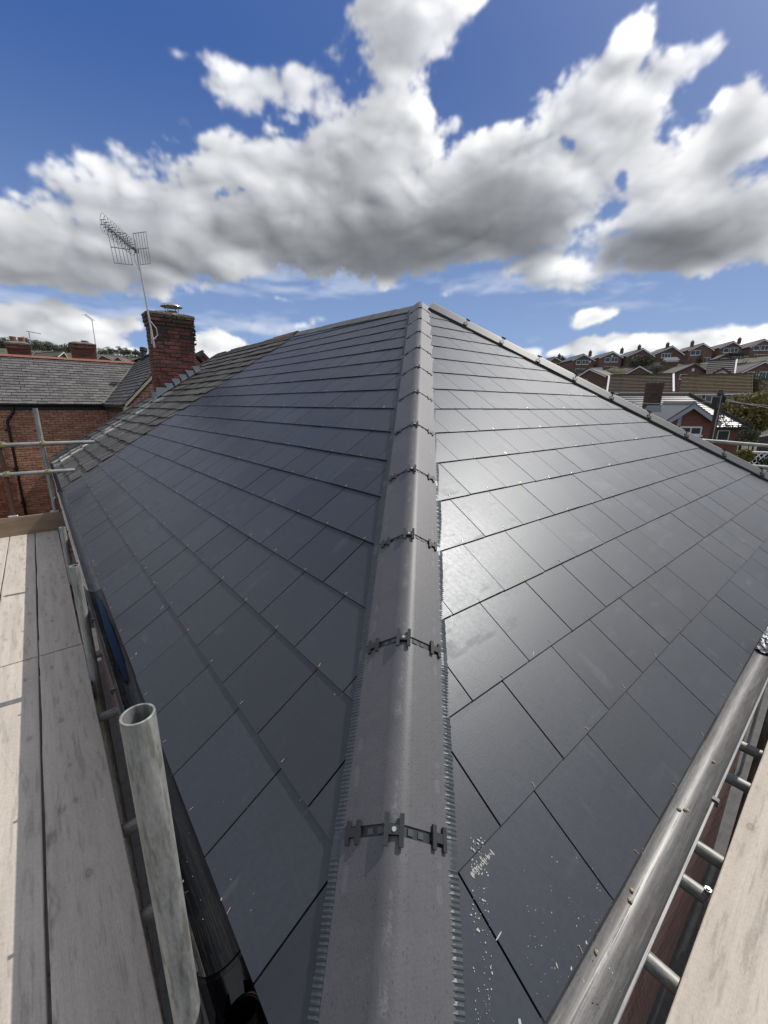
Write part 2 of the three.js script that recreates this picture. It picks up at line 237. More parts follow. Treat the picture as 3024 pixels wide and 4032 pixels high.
// smooth the normals of a non-indexed geometry below a crease angle
function soften(g, deg = 30) {
  const p = g.attributes.position, n = p.count, c = Math.cos(deg * Math.PI / 180), fn = [], map = new Map(); const a = V(), b = V(), d = V();
  for (let i = 0; i < n; i += 3) { a.fromBufferAttribute(p, i); b.fromBufferAttribute(p, i + 1); d.fromBufferAttribute(p, i + 2); const f = b.clone().sub(a).cross(d.clone().sub(a)); const l = f.length(); fn.push(f.clone().divideScalar(l || 1), f); for (let k = 0; k < 3; k++) { const key = [p.getX(i + k), p.getY(i + k), p.getZ(i + k)].map((x) => Math.round(x * 5000)).join(); if (!map.has(key)) map.set(key, []); map.get(key).push(i / 3); } }
  const N = new Float32Array(n * 3);
  for (let i = 0; i < n; i++) { const key = [p.getX(i), p.getY(i), p.getZ(i)].map((x) => Math.round(x * 5000)).join(), me = fn[2 * Math.floor(i / 3)], s = V(); for (const f of map.get(key)) if (fn[2 * f].dot(me) > c) s.add(fn[2 * f + 1]); s.normalize(); N.set([s.x, s.y, s.z], i * 3); }
  g.setAttribute('normal', new THREE.BufferAttribute(N, 3)); return g;
}
// a photograph pixel to a direction, and that direction to a plane or a depth along the lens axis
const rayOf = (px, py) => fwd.clone().multiplyScalar(FOCAL).addScaledVector(rgt, px - 1512).addScaledVector(upv, 2016 - py).normalize();
const atDepth = (px, py, z) => { const d = rayOf(px, py); return EYE.clone().addScaledVector(d, z / d.dot(fwd)); };
const onPlane = (px, py, p, n) => { const d = rayOf(px, py); return EYE.clone().addScaledVector(d, p.clone().sub(EYE).dot(n) / d.dot(n)); };

// ---------------------------------------------------------------- materials
const slateMap = tex(1536, 1536, 3.0, 3.0, (x, y, o) => {
  const big = tn(x, y, 9, 9, 3, 4), fine = tn(x, y, 420, 420, 11, 3, 0.7), smear = tn(x, y, 16, 60, 23, 4), smear2 = tn(x, y, 70, 14, 29, 4), patch = tn(x, y, 6, 6, 41, 3);
  const scuff = sst(0.36, 0.75, smear) * sst(0.1, 0.5, patch) * 0.5 + sst(0.45, 0.75, smear2) * sst(0.1, 0.5, -patch) * 0.4;
  const dust = sst(-0.15, 0.55, big) * 0.35;
  let v = 1 + fine * 0.13 + big * 0.06;
  const a = clamp(scuff * 0.26 + dust * 0.05 * (0.6 + fine));
  o[0] = mix(0.023 * v, 0.19, a); o[1] = mix(0.0255 * v, 0.195, a); o[2] = mix(0.033 * v, 0.21, a);
});
const slateRough = tex(1024, 1024, 3.0, 3.0, (x, y, o) => { const r = 0.435 + 0.025 * tn(x, y, 9, 9, 3, 4) + 0.03 * tn(x, y, 300, 300, 5, 2) + 0.06 * sst(0.42, 0.75, tn(x, y, 16, 60, 23, 4)); o[0] = o[1] = o[2] = r; }, false);
const slateBump = tex(512, 512, 0.25, 0.25, (x, y, o) => { o[0] = 0.5 + 0.45 * tn(x, y, 60, 60, 61, 3, 0.7); o[1] = o[2] = o[0]; }, false);
const M = {};
M.slate = [1, 1.16, 0.86, 1.06].map((k, i) => new THREE.MeshPhysicalMaterial({ ior: 1.62, specularColor: C3(0.9, 0.95, 1), color: C3(k, k, k * (1 + 0.01 * (i - 1))), map: slateMap, roughnessMap: slateRough, roughness: 1, bumpMap: slateBump, bumpScale: 0.00008 }));
const concMap = tex(1024, 1024, 0.9, 0.9, (x, y, o) => {
  const f = tn(x, y, 330, 330, 5, 3, 0.75), b = tn(x, y, 7, 7, 9, 4), w = sst(0.42, 0.7, tn(x, y, 14, 34, 15, 4)) * 0.35, k = 1 + f * 0.11 + b * 0.12, pit = sst(0.52, 0.7, tn(x, y, 210, 210, 33, 2)) * 0.5;
  const crown = (1 - sst(0.004, 0.012, Math.abs(x * 0.9 - 0.142 + 0.006 * tn(x, y, 8, 8, 21)))) * sst(0.05, 0.45, tn(x, y, 10, 26, 27)), edge = (1 - sst(0.003, 0.010, Math.min(Math.abs(x * 0.9 - 0.030), Math.abs(x * 0.9 - 0.256)))) * sst(0.1, 0.5, tn(x, y, 10, 20, 35)), a = clamp(w * 0.07 + crown * (0.10 + 0.2 * f) + edge * 0.10);
  o[0] = mix(0.090 * k, 0.34, a) * (1 - pit * 0.6); o[1] = mix(0.0885 * k, 0.335, a) * (1 - pit * 0.6); o[2] = mix(0.0955 * k, 0.35, a) * (1 - pit * 0.6);
});
const concBump = tex(512, 512, 0.3, 0.3, (x, y, o) => { o[0] = 0.5 + 0.5 * tn(x, y, 110, 110, 7, 3, 0.75); o[1] = o[2] = o[0]; }, false);
M.conc = new THREE.MeshStandardMaterial({ map: concMap, roughness: 0.5, bumpMap: concBump, bumpScale: 0.00025 });
M.concOld = new THREE.MeshStandardMaterial({ color: C3(1.45, 1.5, 1.35), map: concMap, roughness: 0.62, bumpMap: concBump, bumpScale: 0.0014 });
M.deck = mat(0.005, 0.005, 0.006, 0.95);
M.clip = mat(0.022, 0.023, 0.025, 0.45);
M.blackPlastic = mat(0.008, 0.008, 0.009, 0.28);
M.steel = mat(0.62, 0.66, 0.70, 0.32, { metalness: 1 });
M.copper = mat(0.80, 0.62, 0.36, 0.3, { metalness: 1 });
M.roll = mat(0.066, 0.076, 0.084, 0.42, { metalness: 0.35 });
M.brickDark = mat(0.16, 0.06, 0.04, 0.85);

// ---------------------------------------------------------------- the house with the new slates
const TH = 32.506 * Math.PI / 180, TC = Math.cos(TH), TS = Math.sin(TH), GAUGE = 0.2529, SW = 0.303;
const APEX = 3.5, RIGHT_EAVE = 6.5, JOIN = 6.76, RIDGE_AT_JOIN = 3.66;
const frameL = (a, s, h) => V(a, s * TS + h * TC + EAVE, s * TC - h * TS);
const frameR = (a, s, h) => V(s * TC - h * TS, s * TS + h * TC + EAVE, a);
const house = thing('slate_roofed_house', 'house with a new dark slate hipped roof and brown capping down its hip', 'house');
const ridgeV = (u) => mix(APEX, RIDGE_AT_JOIN, (u - APEX) / (JOIN - APEX));
// roof boards under the slates
const slopeL = part('roof_slope', slab([[0, 0], [JOIN, 0], [JOIN, RIDGE_AT_JOIN / TC], [APEX, APEX / TC]], frameL, () => -0.013, 0.05), M.deck, house);
const slopeR = part('roof_slope', slab([[0, 0], [RIGHT_EAVE, 0], [APEX, APEX / TC]], frameR, () => -0.013, 0.05), M.deck, house);
part('roof_slope', slab([[0, RIGHT_EAVE], [JOIN, RIGHT_EAVE], [JOIN, RIDGE_AT_JOIN], [APEX, APEX]], (a, q, h) => V(a, EAVE + APEX * TS / TC * (RIGHT_EAVE - q) / (RIGHT_EAVE - APEX) - 0.02 + h, q), () => 0, 0.05), M.deck, house);
const slateJobs = [], rivetJobs = [];
for (const side of [0, 1]) {
  const frame = side ? frameR : frameL, ph = side ? 0.69094 : 0.99534, parent = side ? slopeR : slopeL;
  for (let r = 0; r < 18; r++) for (let m = -14; m < 62; m++) {
    if (((m - r) % 2 + 2) % 2) continue;
    const a0 = ph + m * SW / 2 + 0.0023, a1 = a0 + SW - 0.0046, s0 = r * GAUGE + R(-0.0012, 0.0012), s1 = s0 + GAUGE + 0.03;
    let p = [[a0, s0], [a1, s0], [a1, s1], [a0, s1]];
    p = clip(p, -1, TC, 0);                                        // the near hip
    if (side) p = clip(p, 1, TC * (RIGHT_EAVE - APEX) / APEX, RIGHT_EAVE);
    else { p = clip(p, 1, 0, JOIN); p = clip(p, -(RIDGE_AT_JOIN - APEX) / (JOIN - APEX), TC, APEX - APEX * (RIDGE_AT_JOIN - APEX) / (JOIN - APEX)); }
    if (p.length < 3 || area2(p) < 0.0008) continue;
    const j0 = R(-0.0006, 0.0006), j1 = R(-0.0014, 0.0014);
    const top = (a, s) => 0.0092 - 0.0072 * (s - s0) / GAUGE + j0 + j1 * (a - a0) / SW;
    const c = frame((p[0][0] + p[1][0]) / 2, Math.min(...p.map((q) => q[1])) + 0.1, 0), uo = R(0, 3), vo = R(0, 3), d = c.distanceTo(EYE), n = frame(0, 0, 1).sub(frame(0, 0, 0));
    slateJobs.push({ geo: slab(p, frame, top, 0.0044, uo, vo), parent, size: area2(p) * Math.abs(EYE.clone().sub(c).normalize().dot(n)) / (d * d), k: Math.floor(rnd() * 4) });
    const am = (a0 + a1) / 2 + R(-0.006, 0.006), sm = s0 + R(0.012, 0.02);
    if (am > sm * TC + 0.2 && (side ? am < RIGHT_EAVE - sm * TC * (RIGHT_EAVE - APEX) / APEX - 0.2 : am < JOIN - 0.05) && r < 16) {
      const ta = R(-0.35, 0.35), h = top(am, sm) + 0.0012, A = frame(am, sm, h), B = frame(am + Math.sin(ta) * 0.012, sm - 0.011, h - 0.0002);
      rivetJobs.push({ geo: join([rod(A, B, 0.0013, 7), rod(A.clone().addScaledVector(A.clone().sub(B).normalize(), 0.0008), A, 0.0021, 7)]), parent, d: A.distanceTo(EYE) });
    }
  }
}
slateJobs.sort((a, b) => b.size - a.size);
slateJobs.slice(0, 300).forEach((j) => sub('slate', j.geo, M.slate[j.k], j.parent));
for (const pr of [slopeL, slopeR]) for (let k = 0; k < 4; k++) { const l = slateJobs.slice(300).filter((j) => j.parent === pr && j.k === k).map((j) => j.geo); if (l.length) sub('far_slates', join(l), M.slate[k], pr, { kind: 'stuff' }); }
rivetJobs.sort((a, b) => a.d - b.d);
rivetJobs.slice(0, 110).forEach((j) => sub('rivet', j.geo, M.copper, j.parent));
for (const pr of [slopeL, slopeR]) sub('far_rivets', join(rivetJobs.slice(110).filter((j) => j.parent === pr).map((j) => j.geo)), M.copper, pr, { kind: 'stuff' });

// hip and ridge capping: an angular tile with a rounded crown
function capProfile(w = 0.12, edge = -0.036, ang = 35, rad = 0.055, t = 0.013, seg = 8) {
  const q = ang * Math.PI / 180, out = [], inn = [], ct = rad * Math.sin(q), ht = edge + (w - ct) * Math.tan(q), cy = ht - rad * Math.cos(q);
  out.push([-w, edge - 0.004]); out.push([-w, edge + 0.004]);
  for (let i = 0; i <= seg; i++) { const a = -q + 2 * q * i / seg; out.push([rad * Math.sin(a), cy + rad * Math.cos(a)]); }
  out.push([w, edge + 0.004]); out.push([w, edge - 0.004]);
  for (let i = seg; i >= 0; i--) { const a = -q + 2 * q * i / seg; inn.push([(rad - t) * Math.sin(a), cy + (rad - t) * Math.cos(a)]); }
  return { poly: [...out, [w - 0.004, edge - 0.006], ...inn, [-w + 0.004, edge - 0.006]], top: ht + rad * (1 - Math.cos(q)), slope: q, hAt: (c) => { c = Math.abs(c); return c < ct ? cy + Math.sqrt(rad * rad - c * c) : edge + (w - c) * Math.tan(q); } };
}
const CAP = capProfile();
function hClip(o, dir, cross, up, c, t, prof, w = 0.021, L = 0.03) {       // an H shaped clip standing across a joint
  const h = prof.hAt(c), sg = Math.sign(c), lean = Math.abs(c) < 0.02 ? 0 : prof.slope * sg;
  const cx = cross.clone().multiplyScalar(Math.cos(lean)).addScaledVector(up, -Math.sin(lean)), nn = up.clone().multiplyScalar(Math.cos(lean)).addScaledVector(cross, Math.sin(lean));
  const b = o.clone().addScaledVector(dir, t).addScaledVector(cross, c).addScaledVector(up, h), g = [];
  for (const s of [-1, 1]) { g.push(obox(b.clone().addScaledVector(cx, s * (w - 0.005)).addScaledVector(nn, 0.006), cx, nn, dir, 0.005, 0.0028, L)); g.push(obox(b.clone().addScaledVector(cx, s * (w - 0.005)).addScaledVector(nn, 0.0015), cx, nn, dir, 0.004, 0.003, L * 0.35)); }
  g.push(obox(b.clone().addScaledVector(nn, 0.0052), cx, nn, dir, w - 0.006, 0.0028, 0.009));
  return { geo: muv(join(g)), b, nn, cx };
}
const hipDir = V(1, TS / TC, 1).normalize(), hipCross = V(-1, 0, 1).normalize(), hipUp = hipDir.clone().cross(hipCross).multiplyScalar(1); if (hipUp.y < 0) hipUp.negate();
const hipAt = (s) => V(s, s * TS / TC + EAVE, s).addScaledVector(hipCross, mix(-0.010, -0.034, s / APEX));
function screwHead(b, n, r = 0.0062) {
  const g = [rod(b, b.clone().addScaledVector(n, 0.0022), r, 16, r * 0.8)]; return join(g);
}
const UNIT = Math.hypot(1, 1, TS / TC);
{
  const joints = [-0.06]; for (let j = 0; j < 11; j++) joints.push(0.313 + 0.3038 * j); joints.push(APEX + 0.035);
  for (let j = 0; j < joints.length - 1; j++) {
    const o = hipAt(joints[j]), e = hipAt(joints[j + 1]), d = e.clone().sub(o), L = d.length(); d.normalize();
    const up = d.clone().cross(hipCross); if (up.y < 0) up.negate(); const cr = hipCross;
    const gap = 0.011, last = j === joints.length - 2, lift = R(-0.0015, 0.0015), tw = R(-0.012, 0.012);
    const o2 = o.clone().addScaledVector(d, gap).addScaledVector(up, lift), cr2 = cr.clone().multiplyScalar(Math.cos(tw)).addScaledVector(up, Math.sin(tw)), up2 = up.clone().multiplyScalar(Math.cos(tw)).addScaledVector(cr, -Math.sin(tw));
    const g = soften(sweep(CAP.poly, o2, d, cr2, up2, L - gap - (last ? 0 : 0.011), true, 1), 28); { const uv = g.attributes.uv, k = 0, k2 = R(0, .9); for (let i = 0; i < uv.count; i++) uv.setXY(i, uv.getX(i) + k, uv.getY(i) + k2); }
    const tile = part('hip_tile', g, M.conc, house);
    if (j === 0) { sub('screw', screwHead(hipAt(0.108).addScaledVector(up, CAP.top + 0.001), up), M.steel, tile); continue; }
    // the joint at the lower end of this tile: strip, three clips, a screw
    const strip = capProfile(0.122, -0.037, 35, 0.047, 0.004), sg = [sweep(strip.poly.map(([c, h]) => [c, h - 0.006]), o.clone().addScaledVector(d, -0.016), d, cr, up, 0.032, true, 1)];
    const un = sub('joint_strip', soften(sg[0], 25), M.clip, tile);
    const blocks = []; for (const c of [-0.056, -0.034, 0.034, 0.056]) { const f = hClip(o, d, cr, up, c, 0, strip); blocks.push(obox(f.b.clone().addScaledVector(f.nn, -0.004), f.cx, f.nn, d, 0.007, 0.002, 0.006)); }
    sub('joint_lug', muv(join(blocks)), M.roll, tile);
    for (const c of [-0.001, -0.092, 0.092]) {
      const f = hClip(o, d, cr, up, c + R(-0.002, 0.002), R(-0.003, 0.003), CAP, Math.abs(c) < 0.01 ? 0.0215 : 0.019, Math.abs(c) < 0.01 ? 0.029 : 0.022);
      sub('clip', f.geo, M.clip, tile);
      if (Math.abs(c) < 0.01) sub('screw', screwHead(f.b.clone().addScaledVector(f.nn, 0.008), f.nn, 0.0058), M.steel, tile);
    }
  }
}
// corrugated metal roll showing either side of the hip tiles
function corrugated(sgn, c0, c1) {
  const P = [], U = [], N = 2200, L0 = -0.05, L1 = APEX - 0.02, q = V(), dL = hipDir; const rows = [];
  for (let i = 0; i <= N; i++) {
    const s = mix(L0, L1, i / N), len = (s - L0) * UNIT, ph = len / 0.0092 * 2 * Math.PI, j = Math.floor(len / 0.0092 + 0.25);
    const flat = (Math.floor(s * 3.28 + 0.06) !== Math.floor(s * 3.28 - 0.04)) ? 0.1 : 1;
    const amp = 0.0013 * flat * (0.7 + 0.5 * Math.abs(noise3(j * 1.7, sgn * 3, 1))), wob = noise3(len * 2.3, sgn * 7, 2) * 0.006 + noise3(j * 3.1, 9, sgn) * 0.0016;
    const o = hipAt(s), row = [];
    for (let k = 0; k < 4; k++) { const c = mix(c0, c1 + wob, k / 3), h = -c * 0.411 + 0.0145 + (k === 3 ? -0.002 : 0.002) + amp * Math.sin(ph); row.push(o.clone().addScaledVector(hipCross, sgn * c).addScaledVector(hipUp, h)); }
    rows.push(row);
  }
  for (let i = 0; i < N; i++) for (let k = 0; k < 3; k++) { const a = rows[i][k], b = rows[i][k + 1], c = rows[i + 1][k + 1], d = rows[i + 1][k]; P.push(a.x, a.y, a.z, b.x, b.y, b.z, c.x, c.y, c.z, a.x, a.y, a.z, c.x, c.y, c.z, d.x, d.y, d.z); }
  const g = new THREE.BufferGeometry(); g.setAttribute('position', new THREE.Float32BufferAttribute(P, 3)); return muv(g);
}
part('hip_roll', corrugated(-1, 0.098, 0.142), M.roll, house);
part('hip_roll', corrugated(1, 0.098, 0.132), M.roll, house);
// ridge tiles (weathered) and the second hip
function capRow(A, B, cross, m, name, n, clips, prof) {
  const d = B.clone().sub(A), L = d.length() / n; d.normalize(); const up = d.clone().cross(cross).normalize(); if (up.y < 0) up.negate();
  for (let j = 0; j < n; j++) {
    const o = A.clone().addScaledVector(d, j * L + 0.006).addScaledVector(up, R(-0.004, 0.004)), tw = R(-0.02, 0.02);
    const c2 = cross.clone().multiplyScalar(Math.cos(tw)).addScaledVector(up, Math.sin(tw)), u2 = up.clone().multiplyScalar(Math.cos(tw)).addScaledVector(cross, -Math.sin(tw));
    const t = part(name, soften(sweep(prof.poly, o, d, c2, u2, L - 0.012), 28), m, house);
    if (clips && j) for (const c of [-0.08, 0, 0.08]) sub('clip', hClip(A.clone().addScaledVector(d, j * L), d, cross, up, c, 0, prof, 0.019, 0.026).geo, M.clip, t);
    if (!clips && j) sub('mortar_joint', soften(sweep(capProfile(0.116, -0.04, 40, 0.055, 0.02).poly.map(([c, h]) => [c, h - 0.004]), A.clone().addScaledVector(d, j * L - 0.008), d, cross, up, 0.016), 25), M.clip, t);
  }
}
const RCAP = capProfile(0.125, -0.05, 42, 0.055);
capRow(V(APEX + 0.02, APEX * TS / TC + EAVE - 0.012, APEX), V(JOIN - 0.02, RIDGE_AT_JOIN * TS / TC + EAVE - 0.012, RIDGE_AT_JOIN), V(0, 0, 1), M.concOld, 'ridge_tile', 7, false, RCAP);
{ const A = V(APEX - 0.05, APEX * TS / TC + EAVE - 0.02, APEX + 0.06), B = V(-0.02, EAVE, RIGHT_EAVE), d = B.clone().sub(A).normalize(), n = V(-TS, TC, 0); const cr = d.clone().cross(V(0, 1, 0)).normalize(); const up = d.clone().cross(cr).normalize(); if (up.y < 0) up.negate(); part('hip_roll', muv(sweep([[-0.098, -0.13], [0.098, -0.13], [0.094, -0.02], [-0.094, -0.02]], A, d, cr, up, A.distanceTo(B))), M.clip, house); capRow(A.clone().addScaledVector(up, 0.024), B.clone().addScaledVector(up, 0.024), cr, M.conc, 'hip_tile', 11, true, capProfile(0.104, -0.042, 44, 0.045)); }  // black strip below these tiles paints in the shadow between tile and slates
// walls and eaves woodwork
M.fascia = mat(0.012, 0.012, 0.013, 0.4);
M.soffit = mat(0.35, 0.36, 0.37, 0.6);
part('fascia', box(0.05, EAVE - 0.2, 0.035, JOIN, EAVE - 0.02, 0.052), M.fascia, house);
part('fascia', box(0.035, EAVE - 0.2, 0.053, 0.052, EAVE - 0.02, RIGHT_EAVE - 0.05), M.fascia, house);
part('soffit', box(0.053, EAVE - 0.198, 0.053, JOIN, EAVE - 0.185, 0.16), M.soffit, house);
part('soffit', box(0.053, EAVE - 0.198, 0.161, 0.16, EAVE - 0.185, RIGHT_EAVE - 0.05), M.soffit, house);

// gutters: black half-round channels with dust, clips, an outlet and standing water
const dustMap = tex(1024, 512, 1.6, 0.176, (x, y, o) => {          // x along the channel, y round its girth
  const st = tn(x, y, 16, 48, 5), st2 = tn(x, y, 30, 32, 8), fl = tn(x, y, 240, 40, 17), mid = 1 - Math.abs(y - 0.5) * 2;
  const a = clamp(0.42 + 0.12 * st + 0.07 * fl + 0.10 * st2 + 0.25 * sst(0.35, 0.8, tn(x, y, 8, 12, 14))), red = sst(0.3, 0.65, tn(x, y, 8, 50, 12)) * sst(0.3, 0.7, mid) * 0.7;
  const c = 0.011; o[0] = mix(mix(c, 0.42, a * 0.75), 0.20, red * 0.35); o[1] = mix(mix(c, 0.415, a * 0.75), 0.085, red * 0.35); o[2] = mix(mix(c + 0.001, 0.41, a * 0.75), 0.07, red * 0.35);
});
const dustRough = tex(512, 256, 1.6, 0.176, (x, y, o) => { const a = sst(0.0, 0.7, tn(x, y, 16, 130, 5) + 0.25 * tn(x, y, 240, 40, 17)); o[0] = o[1] = o[2] = 0.40 + 0.22 * a; }, false);
M.gutter = new THREE.MeshStandardMaterial({ map: dustMap, roughnessMap: dustRough, roughness: 1 });
const mudMap = tex(1024, 512, 1.6, 0.176, (x, y, o) => {
  const st = tn(x, y, 12, 90, 9), fl = tn(x, y, 120, 60, 6), low = 1 - sst(0.1, 0.34, Math.abs(y - 0.52)), a = clamp(sst(0.05, 0.5, st + 0.3 * fl) * (0.25 + 0.75 * low));
  o[0] = mix(0.010, 0.085, a * 0.6); o[1] = mix(0.010, 0.078, a * 0.6); o[2] = mix(0.012, 0.058, a * 0.6);
});
M.gutterMud = new THREE.MeshStandardMaterial({ map: mudMap, roughnessMap: dustRough, roughness: 1.05 });
M.gutterNew = mat(0.006, 0.006, 0.0075, 0.16);
const GC = -0.030, GY = -0.028, GR = 0.056;
function gutterProfile(r = GR, t = 0.0032, n = 22) {
  const p = []; for (let i = 0; i <= n; i++) { const a = Math.PI * i / n; p.push([Math.cos(a) * (r - t), -Math.sin(a) * (r - t)]); }
  p.push([-(r - t), 0.0035], [-(r + 0.0022), 0.0035], [-(r + 0.0028), -0.003], [-r, -0.005]);
  for (let i = n; i >= 0; i--) { const a = Math.PI * i / n; p.push([Math.cos(a) * r, -Math.sin(a) * r]); }
  return p;
}
function gutterRun(left, a0, a1, m, r = GR, dy = 0) {
  const dir = left ? V(1, 0, 0) : V(0, 0, 1), cross = left ? V(0, 0, 1) : V(1, 0, 0), o = left ? V(a0, EAVE + GY + dy, GC) : V(GC, EAVE + GY + dy, a0);
  const g = sweep(gutterProfile(r), o, dir, cross, V(0, 1, 0), a1 - a0, true, 1), uv = g.attributes.uv; for (let i = 0; i < uv.count; i++) uv.setXY(i, uv.getY(i) + a0, uv.getX(i));
  return part('gutter', soften(g, 35), m, house);
}
function gutterClip(left, a, gutter, w = 0.011) {                   // strap round the outside and a hooked clip on the lip
  const dir = left ? V(1, 0, 0) : V(0, 0, 1), cross = left ? V(0, 0, 1) : V(1, 0, 0), P = (q, c, h) => V(0, EAVE + GY + h, 0).addScaledVector(dir, q).addScaledVector(cross, GC + c);
  const strap = gutterProfile(GR + 0.0042, 0.0035, 18).slice(0, 19).concat(gutterProfile(GR + 0.0042, 0.0035, 18).slice(23));
  const g = sweep(strap, P(a - w, 0, 0), dir, cross, V(0, 1, 0), 2 * w, true, 1);
  const k = [obox(P(a, -GR - 0.001, 0.006), dir, V(0, 1, 0), cross, w * 0.9, 0.004, 0.0075), obox(P(a + w * 0.5, -GR - 0.008, -0.002), dir, V(0, 1, 0), cross, w * 0.35, 0.010, 0.003), obox(P(a - w * 0.5, -GR - 0.008, -0.002), dir, V(0, 1, 0), cross, w * 0.35, 0.010, 0.003)];
  sub('gutter_strap', muv(g), M.blackPlastic, gutter); sub('gutter_clip', muv(join(k)), M.clip, gutter);
}
const gl0 = gutterRun(true, -0.086, 0.500, M.gutterNew, GR + 0.0035, -0.001), gl1 = gutterRun(true, 0.503, 2.9, M.gutterMud), gl2 = gutterRun(true, 2.903, 6.9, M.gutter);
for (const a of [0.508]) gutterClip(true, a, gl1, 0.016);
for (const a of [1.1, 1.62, 2.35]) gutterClip(true, a, gl1, 0.007);
for (const a of [3.4, 4.4, 5.4, 6.8]) gutterClip(true, a, gl2, 0.009);
{ // the outlet: a round hole cut through the channel, with its spigot below
  const cut = new THREE.CylinderGeometry(0.034, 0.034, 0.12, 28); cut.translate(0.405, EAVE + GY - 0.075, GC + 0.004);
  const A = new Brush(gl0.geometry), B = new Brush(cut); A.updateMatrixWorld(); B.updateMatrixWorld();
  const ev = new Evaluator(); ev.useGroups = false; gl0.geometry = ev.evaluate(A, B, SUBTRACTION).geometry;
  const pipe = new THREE.LatheGeometry([[0.0345, -0.6], [0.0345, -0.004], [0.0385, -0.004], [0.0385, -0.6]].map((q) => new THREE.Vector2(...q)), 28); pipe.translate(0.405, EAVE + GY - 0.062, GC + 0.004); sub('outlet', pipe.toNonIndexed(), M.blackPlastic, gl0);
}
M.water = new THREE.MeshPhysicalMaterial({ color: C3(0.012, 0.014, 0.016), roughness: 0.12, metalness: 0, ior: 1.33 });
{ // a shallow pool lying along the left channel
  const s = new THREE.Shape(); const top = [], bot = []; for (let i = 0; i <= 26; i++) { const t = i / 26, u = mix(1.72, 2.78, t), w = 0.018 * Math.pow(Math.sin(Math.PI * clamp(t * 0.98 + 0.01)), 0.35) * (0.9 + 0.12 * noise3(t * 9, 1, 2)); top.push([u, w]); bot.push([u, -w]); }
  s.moveTo(...top[0]); top.slice(1).forEach((q) => s.lineTo(...q)); bot.reverse().forEach((q) => s.lineTo(...q)); s.closePath();
  const g = new THREE.ShapeGeometry(s); g.rotateX(-Math.PI / 2); g.translate(0, EAVE + GY - 0.0405, GC); part('puddle', g.toNonIndexed(), M.water, house);
}
const gr0 = gutterRun(false, -0.086, 2.44, M.gutter), gr1 = gutterRun(false, 2.443, 6.55, M.gutter);
for (const a of [1.222]) gutterClip(false, a, gr0, 0.008);
for (const a of [2.6, 3.6, 4.6, 5.6]) gutterClip(false, a, gr1, 0.009);
{ // crumpled silver sealing tape over the channel joint
  const g = new THREE.PlaneGeometry(0.12, 0.34, 16, 40), p = g.attributes.position; for (let i = 0; i < p.count; i++) { const x = p.getX(i), y = p.getY(i), c = GC + x + noise3(x * 40, y * 40, 3) * 0.004; const rr = Math.max(0, 0.052 * 0.052 - (c - GC) ** 2); p.setXYZ(i, c, EAVE + GY - Math.sqrt(rr) + 0.006 + Math.abs(fbm(x * 60, y * 60, 9, 3)) * 0.022, 2.62 + y); }
  M.tape = mat(0.22, 0.22, 0.23, 0.42, { metalness: 0.5 }); sub('sealing_tape', muv(g), M.tape, gr1);
}
// debris lying in the right channel: mortar crumbs
M.crumb = mat(0.42, 0.36, 0.26, 0.9);
for (const [v, c] of [[0.79, 0.012], [0.815, 0.018], [1.165, 0.01], [1.18, -0.004], [0.62, 0.022], [1.46, -0.012]]) { const q = GC + c, y = EAVE + GY - Math.sqrt((GR - 0.003) ** 2 - c * c) + 0.003, g = new THREE.IcosahedronGeometry(R(0.004, 0.007), 1), p = g.attributes.position; for (let i = 0; i < p.count; i++) { const k = 1 + 0.35 * noise3(p.getX(i) * 400 + v * 9, p.getY(i) * 400, p.getZ(i) * 400); p.setXYZ(i, p.getX(i) * k, p.getY(i) * k * 0.7, p.getZ(i) * k); } g.translate(q, y, v); sub('crumb', muv(g), M.crumb, gr0); }

// brick walls of this house below the eaves, and a window seen down the gap
const redMap = tex(512, 512, 1.8, 1.8, (x, y, o) => { const rows = 24, cols = 8, r = Math.floor(y * rows), fy = y * rows - r, xx = x * cols + (r & 1) * 0.5, c = Math.floor(xx), fx = xx - c, m = (fy < 0.14 || fx < 0.05) ? 1 : 0, k = 0.75 + 0.5 * GRAD[PERM[((c % cols) + 3) & 255] ^ PERM[r & 255]] * 0.5 + 0.25 * tn(x, y, 60, 60, 3); o[0] = m ? 0.26 : 0.20 * k; o[1] = m ? 0.23 : 0.078 * k; o[2] = m ? 0.2 : 0.05 * k; });
M.wallRed = new THREE.MeshStandardMaterial({ map: redMap, roughness: 0.9 });
part('wall', box(0.162, 0, 0.162, JOIN, EAVE - 0.2, 0.4), M.wallRed, house);
part('wall', box(0.165, 0, 0.401, 0.4, EAVE - 0.2, RIGHT_EAVE - 0.1), M.wallRed, house);
part('wall', box(0.401, 0, RIGHT_EAVE - 0.4, JOIN, EAVE - 0.05, RIGHT_EAVE - 0.1), M.wallRed, house);
M.white = mat(0.78, 0.79, 0.80, 0.45);
M.glass = mat(0.02, 0.025, 0.03, 0.06);
M.sill = mat(0.36, 0.39, 0.43, 0.7);

// ---------------------------------------------------------------- scaffold
const galvMap = tex(512, 512, 0.152, 0.9, (x, y, o) => { const a = tn(x, y, 8, 8, 4), b = tn(x, y, 40, 90, 7), st = tn(x, y, 24, 8, 13), d = sst(0.15, 0.6, tn(x, y, 16, 16, 21)); const k = 0.30 + 0.10 * a + 0.06 * b + 0.06 * st; o[0] = mix(k, 0.13, d * 0.6); o[1] = mix(k * 1.02, 0.13, d * 0.6); o[2] = mix(k * 0.98, 0.11, d * 0.6); });
M.galv = new THREE.MeshStandardMaterial({ map: galvMap, roughness: 0.55, metalness: 0.35 });
M.rust = mat(0.16, 0.085, 0.06, 0.75, { metalness: 0.2 });
M.coupler = mat(0.40, 0.33, 0.15, 0.5, { metalness: 0.5 });
M.couplerG = mat(0.45, 0.47, 0.48, 0.45, { metalness: 0.6 });
const BY = EAVE - 0.46;                                             // the top of the boards
const standTop = 2.0;
